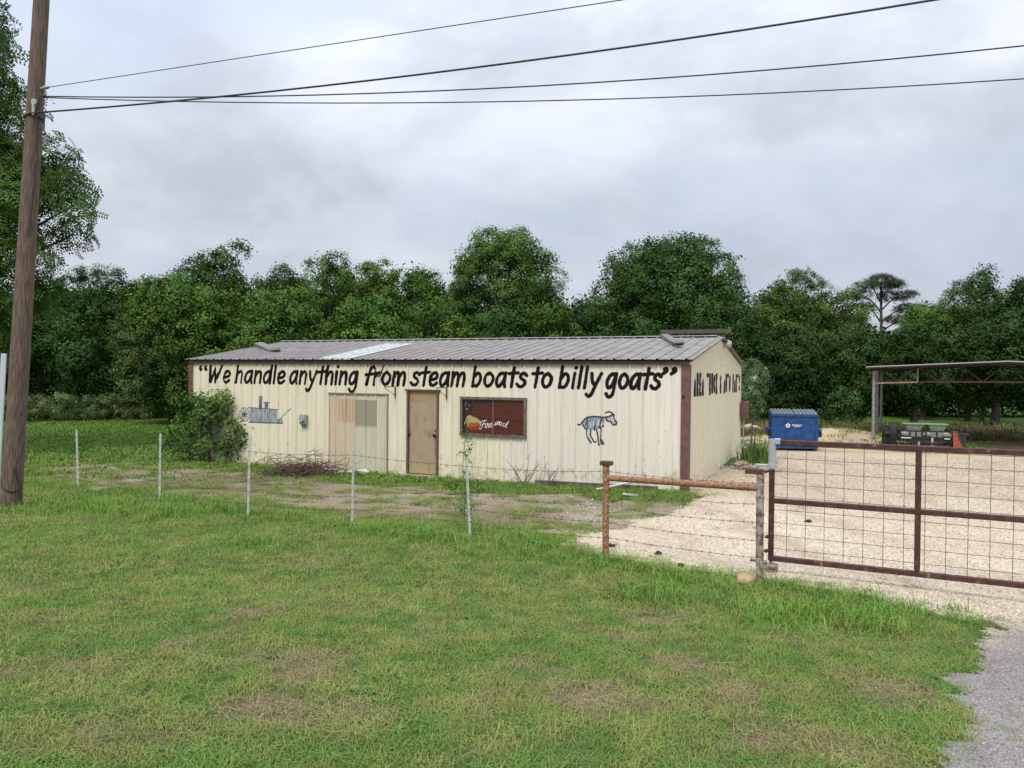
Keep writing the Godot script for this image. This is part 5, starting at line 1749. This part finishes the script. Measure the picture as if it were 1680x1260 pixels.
# ------------------------------------------------------------------ yard: dumpster, trailer, carport
func build_dumpster() -> void:
	var blue := speckled("dumpster_blue", 0.03, [[0.2, lin(0.004, 0.042, 0.15)], [0.6, lin(0.005, 0.060, 0.22)], [0.9, lin(0.012, 0.085, 0.27)]], 0.5, 0.45)
	var o := thing("dumpster", "blue steel dumpster with ribbed lid and white logo", "dumpster", Vector3(9.55, 0.02, -26.1), 0.235)
	o.rotation.y = -0.235
	var s := Shape.new()
	var w := 0.74
	# side profile: front at z = 0.5
	var prof := [Vector2(0.5, 0.1), Vector2(0.5, 1.18), Vector2(-0.55, 1.3), Vector2(-0.55, 0.1)]
	for i in 4:
		var a: Vector2 = prof[i]; var b: Vector2 = prof[(i + 1) % 4]
		s.quad(Vector3(-w, a.y, a.x), Vector3(w, a.y, a.x), Vector3(w, b.y, b.x), Vector3(-w, b.y, b.x))
	for e in [-1, 1]:
		var q := []
		for p in prof: q.append(Vector3(e * w, p.y, p.x))
		if e == 1: s.quad(q[0], q[3], q[2], q[1])
		else: s.quad(q[0], q[1], q[2], q[3])
	part("body", s, blue, o)
	for x in [-0.7, -0.25, 0.235, 0.7]:
		s = Shape.new()
		s.box(Vector3(x, 0.6, 0.512), Vector3(0.07 if absf(x) > 0.5 else 0.035, 1.0, 0.04))
		part("front_rib", s, blue, o)
	s = Shape.new()
	s.box(Vector3(0, 1.165, 0.51), Vector3(1.52, 0.06, 0.07))
	part("rim", s, blue, o)
	s = Shape.new()
	s.box(Vector3(0, 0.1, 0.48), Vector3(1.42, 0.05, 0.1))
	part("toe_bar", s, blue, o)
	for e in [-1, 1]:
		s = Shape.new()
		s.box(Vector3(e * 0.66, 0.02, 0.0), Vector3(0.08, 0.1, 1.0))
		part("skid", s, blue, o)
	for e in [-1, 1]:
		s = Shape.new()
		s.box(Vector3(e * 0.8, 0.56, 0.0), Vector3(0.1, 0.2, 0.95))
		s.box(Vector3(e * 0.8, 0.7, 0.0), Vector3(0.13, 0.04, 1.0))
		var pk := part("fork_pocket", s, blue, o)
		s = Shape.new()
		s.box(Vector3(e * 0.805, 0.56, 0.475), Vector3(0.085, 0.17, 0.01))
		part("opening", s, plain("pocket_dark", lin(0.008, 0.008, 0.01), 0.9), pk)
	var lid := plain("lid_grey", lin(0.05, 0.06, 0.075), 0.3)
	var tilt := Basis(Vector3(1, 0, 0), 0.114)
	for e in [-1, 1]:
		s = Shape.new()
		s.box(Vector3(e * 0.37, 1.262, -0.02), Vector3(0.72, 0.02, 1.1), tilt)
		var l := part("lid", s, lid, o)
		for k in 6:
			s = Shape.new()
			s.box(Vector3(e * 0.37 + (k - 2.5) * 0.115, 1.280, -0.02), Vector3(0.035, 0.03, 1.08), tilt, 0.008)
			part("lid_rib", s, plain("lid_rib", lin(0.26, 0.29, 0.33), 0.3), l)
	# emblem and lettering on the middle panel
	var white := plain("decal_white", lin(0.75, 0.75, 0.75), 0.5)
	s = Shape.new()
	for k in 5:
		var a := TAU * k / 5.0 + PI / 2
		var c := Vector3(-0.22 + 0.052 * cos(a), 0.83 + 0.052 * sin(a), 0.536)
		var ring := []
		for i in 9:
			ring.append(c + Vector3(cos(TAU * i / 8), sin(TAU * i / 8), 0) * 0.03)
		for i in 8:
			s.tri(c, ring[i], ring[i + 1])
	s.box(Vector3(-0.22, 0.83, 0.531), Vector3(0.06, 0.06, 0.006))
	var em := part("emblem", s, white, o)
	s = Shape.new()
	for i in 10:
		var a := TAU * i / 10.0 + PI / 2; var b := TAU * (i + 1) / 10.0 + PI / 2
		s.tri(Vector3(-0.22, 0.83, 0.539), Vector3(-0.22 + cos(a) * (0.045 if i % 2 == 0 else 0.018), 0.83 + sin(a) * (0.045 if i % 2 == 0 else 0.018), 0.539), Vector3(-0.22 + cos(b) * (0.018 if i % 2 == 0 else 0.045), 0.83 + sin(b) * (0.018 if i % 2 == 0 else 0.045), 0.539))
	part("star", s, plain("decal_red", lin(0.45, 0.06, 0.07), 0.5), em)
	for q in [["REPUBLIC", 0.07, 0.845], ["SERVICES", 0.045, 0.80], ["800-000", 0.0, 0.0]]:
		if q[1] == 0.0: continue
		var t := TextMesh.new()
		var f := SystemFont.new()
		f.font_names = PackedStringArray(["Droid Sans"])
		f.font_weight = 700
		t.font = f
		t.text = q[0]
		t.font_size = 32
		t.pixel_size = q[1] / 32.0
		t.depth = 0.002
		var m := part("lettering", t, white, o)
		m.position = Vector3(0.075, q[2], 0.535 if true else 0.0)


func wheel(r: float, w: float) -> Shape:
	var s := Shape.new()
	s.tint = Color(0.012, 0.012, 0.013)
	var prev := []
	for q in [[-w * 0.5, r * 0.62], [-w * 0.5, r * 0.9], [-w * 0.36, r], [w * 0.36, r], [w * 0.5, r * 0.9], [w * 0.5, r * 0.62]]:
		var ring := []
		for i in 20:
			ring.append(Vector3(q[0], cos(TAU * i / 20) * q[1], sin(TAU * i / 20) * q[1]))
		if prev:
			for i in 20:
				s.quad(prev[i], ring[i], ring[(i + 1) % 20], prev[(i + 1) % 20])
		prev = ring
	return s


func add_wheel(o: Node3D, called: String, at: Vector3, turn := 0.0) -> void:
	var m := part(called, wheel(0.32, 0.2), plain("tyre", lin(0.018, 0.018, 0.018), 0.85), o)
	m.position = at
	m.rotation.y = turn
	var s := Shape.new()
	s.tube([Vector3(-0.06, 0, 0), Vector3(0.06, 0, 0)], [0.2, 0.2], 16)
	part("rim", s, plain("rim_grey", lin(0.12, 0.12, 0.12), 0.5, 0.4), m)


func build_trailer() -> void:
	var black := speckled("trailer_black", 0.04, [[0.2, lin(0.008, 0.008, 0.009)], [0.8, lin(0.022, 0.019, 0.018)]], 0.8, 0.75)
	var o := thing("utility_trailer", "black open utility trailer parked under the carport's left side", "trailer", Vector3(13.75, 0.0, -25.5), -0.28)
	var s := Shape.new()
	s.box(Vector3(0, 0.42, -1.2), Vector3(1.62, 0.09, 2.6))
	part("deck", s, black, o)
	s = Shape.new()
	s.box(Vector3(0, 0.715, 0.09), Vector3(1.62, 0.05, 0.05))
	s.box(Vector3(0, 0.5, 0.09), Vector3(1.62, 0.06, 0.05))
	for x in [-0.79, -0.5, -0.32, -0.02, 0.3, 0.79]:
		s.box(Vector3(x, 0.6, 0.09), Vector3(0.045, 0.2, 0.045))
	part("front_rail", s, black, o)
	for e in [-1, 1]:
		s = Shape.new()
		s.box(Vector3(e * 0.8, 0.715, -1.2), Vector3(0.05, 0.05, 2.6))
		for k in 4:
			s.box(Vector3(e * 0.8, 0.57, -0.4 - k * 0.7), Vector3(0.045, 0.25, 0.045))
		part("side_rail", s, black, o)
		add_wheel(o, "wheel", Vector3(e * 0.95, 0.32, -1.4))
		s = Shape.new()
		s.box(Vector3(e * 0.95, 0.68, -1.4), Vector3(0.25, 0.02, 0.8))
		s.box(Vector3(e * 0.95, 0.6, -0.99), Vector3(0.25, 0.16, 0.02), Basis(Vector3(1, 0, 0), -0.5))
		part("fender", s, black, o)
		s = Shape.new()
		s.box(Vector3(e * (0.62 if e < 0 else 0.6), 0.485, 0.13), Vector3(0.3 if e < 0 else 0.16, 0.03, 0.012))
		part("reflective_strip", s, plain("strip_white", lin(0.75, 0.75, 0.73), 0.5), o)
	add_wheel(o, "spare_wheel", Vector3(-0.98, 0.62, -0.05), -0.16)
	s = Shape.new()
	s.bar(Vector3(-0.6, 0.38, 0.1), Vector3(0, 0.38, 1.0), 0.08, 0.06)
	s.bar(Vector3(0.6, 0.38, 0.1), Vector3(0, 0.38, 1.0), 0.08, 0.06)
	part("tongue", s, black, o)
	s = Shape.new()
	s.tube([Vector3(0, 0.02, 0.85), Vector3(0, 0.55, 0.85)], [0.03], 10)
	s.box(Vector3(0, 0.02, 0.85), Vector3(0.14, 0.03, 0.14))
	part("jack", s, plain("jack_white", lin(0.55, 0.55, 0.55), 0.5, 0.3), o)
	s = Shape.new()
	s.tube([Vector3(-0.8, 0.22, -0.2), Vector3(0.75, 0.22, -0.2)], [0.06], 10)
	part("axle_beam", s, plain("axle_grey", lin(0.22, 0.22, 0.22), 0.5, 0.4), o)
	# side board and things carried
	var base := Transform3D(Basis(Vector3.UP, -0.28), Vector3(13.75, 0, -25.5))
	var tubs := [[-0.28, "left of two green-rimmed plastic tubs on the trailer"], [0.42, "right of two green-rimmed plastic tubs on the trailer"]]
	for q in tubs:
		var t := thing("feed_tub", q[1], "tub", base * Vector3(q[0], 0.47, -0.55), -0.28, "green tubs on the trailer")
		s = Shape.new()
		var lo := [Vector3(-0.2, 0.27, -0.2), Vector3(0.2, 0.27, -0.2), Vector3(0.2, 0.27, 0.2), Vector3(-0.2, 0.27, 0.2)]
		var hi := [Vector3(-0.3, 0.46, -0.26), Vector3(0.3, 0.46, -0.26), Vector3(0.3, 0.46, 0.26), Vector3(-0.3, 0.46, 0.26)]
		for i in 4:
			s.quad(lo[(i + 1) % 4], lo[i], hi[i], hi[(i + 1) % 4])
		s.quad(lo[3], lo[2], lo[1], lo[0])
		part("basin", s, speckled("tub_green", 0.04, [[0.25, lin(0.15, 0.25, 0.14)], [0.75, lin(0.40, 0.46, 0.37)]], 0.9, 0.45), t)
		s = Shape.new()
		for e in [-1, 1]:
			s.box(Vector3(0, 0.46, e * 0.27), Vector3(0.6, 0.02, 0.05))
			s.box(Vector3(e * 0.31, 0.46, 0), Vector3(0.05, 0.02, 0.5))
		part("rim", s, plain("tub_rim", lin(0.30, 0.45, 0.30), 0.4), t)
		s = Shape.new()
		s.box(Vector3(0, 0.135, 0), Vector3(0.44, 0.27, 0.4), Basis.IDENTITY, 0.03)
		part("stand", s, plain("tub_stand", lin(0.25, 0.26, 0.22), 0.6), t)
	var sack := [[-0.62, 0.12, "small white sack at the trailer's front left corner"], [0.08, 0.13, "white sack between the two tubs on the trailer"], [0.66, 0.13, "white sack at the trailer's front right corner"]]
	for i in 3:
		s = Shape.new()
		s.blob(Vector3(0, 0.1, 0), Vector3(sack[i][1] * 1.1, 0.12, 0.12), 70 + i, 0.18)
		var t := single("sack", s, plain("sack_white", lin(0.27, 0.255, 0.22), 0.8), sack[i][2], "sack", "white sacks on the trailer")
		t.position = base * Vector3(sack[i][0], 0.47, -0.18)
	# orange plastic sheet hanging over the right front corner
	s = Shape.new()
	var pts := [Vector3(-0.06, 0.74, 0.0), Vector3(0.03, 0.74, 0.0), Vector3(0.08, 0.5, 0.03), Vector3(0.15, 0.26, 0.06), Vector3(0.34, 0.03, 0.12), Vector3(-0.06, 0.03, 0.1)]
	for k in range(1, 5):
		s.tri(pts[0], pts[k + 1], pts[k])
		s.tri(pts[0] + Vector3(0, 0, -0.02), pts[k] + Vector3(0, 0, -0.02), pts[k + 1] + Vector3(0, 0, -0.02))
	s.tube([pts[1], pts[2], pts[3], pts[4]], [0.03, 0.025, 0.02], 6)
	var t := single("orange_sheet", s, plain("orange_plastic", lin(0.26, 0.05, 0.022), 0.5), "orange plastic sheet hanging from the trailer's right front corner", "sheet")
	t.transform = base * Transform3D(Basis.IDENTITY, Vector3(0.82, 0, 0.16))
	s = Shape.new()
	s.box(Vector3(0, 0.3, 0), Vector3(0.32, 0.6, 0.5), Basis.IDENTITY, 0.03)
	s.box(Vector3(0.05, 0.62, 0), Vector3(0.36, 0.05, 0.54), Basis.IDENTITY, 0.01)
	t = single("dark_bin", s, plain("bin_dark", lin(0.02, 0.025, 0.03), 0.5), "dark plastic bin standing right of the trailer behind the orange sheet", "bin")
	t.transform = base * Transform3D(Basis.IDENTITY, Vector3(1.08, 0, -0.4))


func build_carport() -> void:
	var steel := speckled("carport_steel", 0.04, [[0.2, lin(0.22, 0.21, 0.20)], [0.8, lin(0.36, 0.35, 0.34)]], 0.8, 0.6, 0.3)
	var rust := speckled("truss_rust", 0.05, [[0.2, lin(0.032, 0.022, 0.019)], [0.7, lin(0.075, 0.045, 0.036)]], 1.2, 0.85)
	var turn := -0.4235
	var o := thing("carport", "open steel carport with rusty trusses and low metal roof at right", "carport", Vector3(13.55, 0, -28.8), turn)
	var s := Shape.new()
	for q in [[0.0, 0.0], [0.16, -1.9], [0.36, -4.2], [8.2, 0.0], [8.2, -4.2]]:
		s = Shape.new()
		s.tube([Vector3(q[0], -0.1, q[1]), Vector3(q[0], 2.74, q[1])], [0.06 if q[1] == 0.0 else 0.05], 10)
		part("post", s, steel, o)
	for zz in [0.0, -4.2]:
		s = Shape.new()
		s.bar(Vector3(-0.1, 2.78, zz), Vector3(4.2, 3.0, zz), 0.06, 0.06)
		s.bar(Vector3(4.2, 3.0, zz), Vector3(8.5, 2.78, zz), 0.06, 0.06)
		part("top_chord", s, rust, o)
		s = Shape.new()
		s.bar(Vector3(0.1, 2.33, zz), Vector3(8.3, 2.4, zz), 0.06, 0.06)
		part("bottom_chord", s, rust, o)
		for k in 12:
			s = Shape.new()
			var a := 0.1 + k * 0.68
			var up := 2.78 + 0.22 * (1.0 - absf(a + 0.34 - 4.2) / 4.3)
			if k % 2 == 0: s.bar(Vector3(a, up, zz), Vector3(a + 0.68, 2.36, zz), 0.03, 0.03)
			else: s.bar(Vector3(a, 2.36, zz), Vector3(a + 0.68, up, zz), 0.03, 0.03)
			part("web_bar", s, rust, o)
		s = Shape.new()
		s.bar(Vector3(1.45, 2.36, zz), Vector3(1.45, 2.85, zz), 0.04, 0.04)
		part("web_bar", s, steel, o)
	s = Shape.new()
	s.bar(Vector3(0.05, 2.27, 0.05), Vector3(1.45, 2.33, 0.05), 0.05, 0.05)
	part("brace", s, speckled("tan_steel", 0.05, [[0.2, lin(0.2, 0.12, 0.07)], [0.8, lin(0.42, 0.34, 0.26)]], 1.0), o)
	s = Shape.new()
	s.box(Vector3(0.02, 2.66, 0.08), Vector3(0.14, 0.16, 0.1), Basis.IDENTITY, 0.01)
	part("bracket", s, plain("bracket_tan", lin(0.3, 0.22, 0.17), 0.7), o)
	var tin := plain("carport_tin", lin(0.22, 0.21, 0.2), 0.5, 0.3)
	for k in 9:
		for e in 2:
			s = Shape.new()
			var a := -0.25 + k * 0.5
			var b := a + 0.497
			if e == 1:
				a = 8.65 - k * 0.5 - 0.497; b = a + 0.497
			var ya := 2.82 + 0.22 * (1.0 - absf(a - 4.2) / 4.45); var yb := 2.82 + 0.22 * (1.0 - absf(b - 4.2) / 4.45)
			s.box(Vector3((a + b) * 0.5, (ya + yb) * 0.5 + 0.03, -2.1), Vector3(b - a, 0.02, 5.0), Basis(Vector3(0, 0, 1), atan2(yb - ya, b - a)))
			s.box(Vector3(a + 0.02, ya + 0.05, -2.1), Vector3(0.035, 0.03, 5.0))
			part("roof_panel", s, tin, o)
	var pale := plain("roof_edge_pale", lin(0.42, 0.42, 0.42), 0.5)
	s = Shape.new()
	s.bar(Vector3(-0.28, 2.875, 0.42), Vector3(4.2, 3.095, 0.42), 0.03, 0.03)
	s.bar(Vector3(4.2, 3.095, 0.42), Vector3(8.68, 2.875, 0.42), 0.03, 0.03)
	part("roof_edge", s, pale, o)
	for k in 4:
		s = Shape.new()
		s.bar(Vector3(0.4 + k * 2.4, 2.9 + 0.2 * (1.0 - absf(0.4 + k * 2.4 - 4.2) / 4.4) - 0.06, 0.3), Vector3(0.4 + k * 2.4, 2.9 + 0.2 * (1.0 - absf(0.4 + k * 2.4 - 4.2) / 4.4) - 0.06, -4.5), 0.04, 0.06)
		part("purlin", s, rust, o)


func build_yard_things() -> void:
	rng.seed = 93
	var pale := speckled("limestone", 0.04, [[0.2, lin(0.40, 0.35, 0.28)], [0.8, lin(0.60, 0.55, 0.46)]], 0.7, 0.9)
	var rocks := [[10.3, -33.0, 0.4, "large pale rock left of the dumpster"], [9.5, -33.3, 0.32, "pale rock behind the shed corner, leftmost of the heap"], [9.9, -32.6, 0.24, "smaller pale rock in front of the heap left of the dumpster"], [10.75, -32.7, 0.22, "pale rock half hidden by the dumpster's left edge"], [13.3, -32.2, 0.27, "lone pale rock right of the dumpster"], [9.7, -32.2, 0.16, "little pale rock lowest in the heap left of the dumpster"]]
	for i in rocks.size():
		var q: Array = rocks[i]
		var s := Shape.new()
		s.blob(Vector3(0, q[2] * 0.4, 0), Vector3(q[2] * 1.2, q[2] * 0.7, q[2]), 120 + i, 0.22)
		var o := single("pale_rock", s, pale, q[3], "rock", "pale rocks around the dumpster")
		o.position = Vector3(q[0], ground(q[0], q[1]) - 0.03, q[1])
	var s := Shape.new()
	s.box(Vector3(0, 0.45, 0), Vector3(0.03, 1.1, 0.006))
	s.box(Vector3(0, 0.45, -0.014), Vector3(0.006, 1.1, 0.028))
	var o := single("dark_stake", s, plain("dark_post", lin(0.03, 0.025, 0.024), 0.7), "short dark steel stake leaning by the shed's far right corner", "stake")
	o.transform = Transform3D(Basis(Vector3(0, 0, 1), -0.07), Vector3(6.25, ground(6.25, -19.9), -19.9))
	s = Shape.new()
	for i in 60:
		var p := Vector3(rng.randfn() * 0.25, absf(rng.randfn()) * 0.05, rng.randfn() * 0.35)
		var d := Vector3(rng.randfn(), rng.randf_range(0.0, 0.3), rng.randfn()).normalized() * rng.randf_range(0.15, 0.4)
		s.tube([p, p + d], [0.008, 0.004], 4, false)
	o = single("twig_litter", s, plain("twig_grey", lin(0.12, 0.10, 0.09), 0.9), "tangle of dead twigs along the shed's right wall foot", "twigs")
	o.position = Vector3(5.9, ground(5.9, -19.4), -19.4)
	# low grass tongues on the yard
	s = Shape.new()


# ------------------------------------------------------------------ sky
func sky_picture() -> ImageTexture:
	var w := 3072
	var h := 1536
	var img := Image.create(w, h, false, Image.FORMAT_RGBF)
	var f := FastNoiseLite.new()
	f.seed = 17
	f.frequency = 1.0
	f.fractal_octaves = 8
	f.fractal_gain = 0.57
	var g := FastNoiseLite.new()
	g.seed = 4
	g.frequency = 1.0
	g.fractal_octaves = 3
	img.fill(Color(0.36, 0.37, 0.38))
	for j in h / 2 + 8:
		var el := PI * (0.5 - (j + 0.5) / h)
		var y := sin(el)
		var q := cos(el)
		var lift := 0.315 * (1.0 + 2.7 * maxf(y, 0.0)) * (1.0 + 0.22 * smoothstep(0.25, 0.0, y))            # an overcast sky is brighter overhead
		for i in w:
			var az := TAU * ((i + 0.5) / w - 0.5)
			var d := Vector3(sin(az) * q, y, -cos(az) * q)
			# the cloud layer seen in perspective: stretched towards the horizon
			var k := 1.0 / (maxf(y, 0.0) + 0.42)
			var p := Vector3(d.x * k, 0, d.z * k)
			var warp := g.get_noise_2d(p.x * 0.9 + 7.0, p.z * 0.9) * 0.2
			var n := f.get_noise_2d(p.x * 1.9 + warp, p.z * 2.3 - warp)
			var m := g.get_noise_2d(p.x * 0.8 - 20.0, p.z * 0.9)
			var shade := clampf(0.5 + n * 1.1 + m * 0.4, 0.0, 1.0)
			var c := Color(0.70, 0.755, 0.875).lerp(Color(0.975, 1.03, 1.14), shade)
			c = c.lerp(Color(0.64, 0.77, 1.0), clampf(g.get_noise_2d(p.x * 1.1 + 50.0, p.z * 1.1) * 1.6 - 0.05 + n * 0.4, 0.0, 0.45))
			c = c.lerp(Color(1.0, 1.05, 1.14), 0.3 * smoothstep(0.22, 0.02, y))
			img.set_pixel(i, j, Color(c.r * lift, c.g * lift, c.b * lift))
	return ImageTexture.create_from_image(img)


func _ready() -> void:
	# camera
	var cam := Camera3D.new()
	cam.name = "camera"
	cam.position = Vector3(0, 2.43, 0)
	cam.rotation = Vector3(-0.0111, 0, 0.0096)
	cam.fov = 53.06
	cam.near = 0.05
	cam.far = 900.0
	add_child(cam)
	# sky and exposure
	var env := Environment.new()
	env.background_mode = Environment.BG_SKY
	var sky := Sky.new()
	var pan := PanoramaSkyMaterial.new()
	pan.panorama = sky_picture()
	sky.sky_material = pan
	env.sky = sky
	env.tonemap_mode = Environment.TONE_MAPPER_LINEAR
	env.tonemap_exposure = 1.56
	env.sdfgi_enabled = true
	env.ssao_enabled = true
	env.ssil_enabled = true
	var we := WorldEnvironment.new()
	we.name = "world_environment"
	we.environment = env
	add_child(we)
	# sun behind thin cloud, high over the camera's left shoulder
	var sun := DirectionalLight3D.new()
	sun.name = "sun"
	sun.light_color = Color(1.0, 0.965, 0.91)
	sun.light_energy = 0.5
	sun.light_angular_distance = 22.0
	sun.shadow_enabled = true
	sun.rotation = Vector3(deg_to_rad(-52), deg_to_rad(-22), 0)
	add_child(sun)
	n_low.seed = 5; n_low.frequency = 0.09; n_low.fractal_octaves = 3
	n_mid.seed = 6; n_mid.frequency = 0.55; n_mid.fractal_octaves = 3
	n_fine.seed = 7; n_fine.frequency = 2.2; n_fine.fractal_octaves = 2
	# structure
	build_land()
	build_shed()
	# vegetation
	build_trees()
	build_grass()
	build_weeds()
	build_stones()
	# objects
	build_pole()
	build_fence()
	build_gate()
	build_carport()
	build_dumpster()
	build_trailer()
	build_shed_litter()
	build_yard_things()
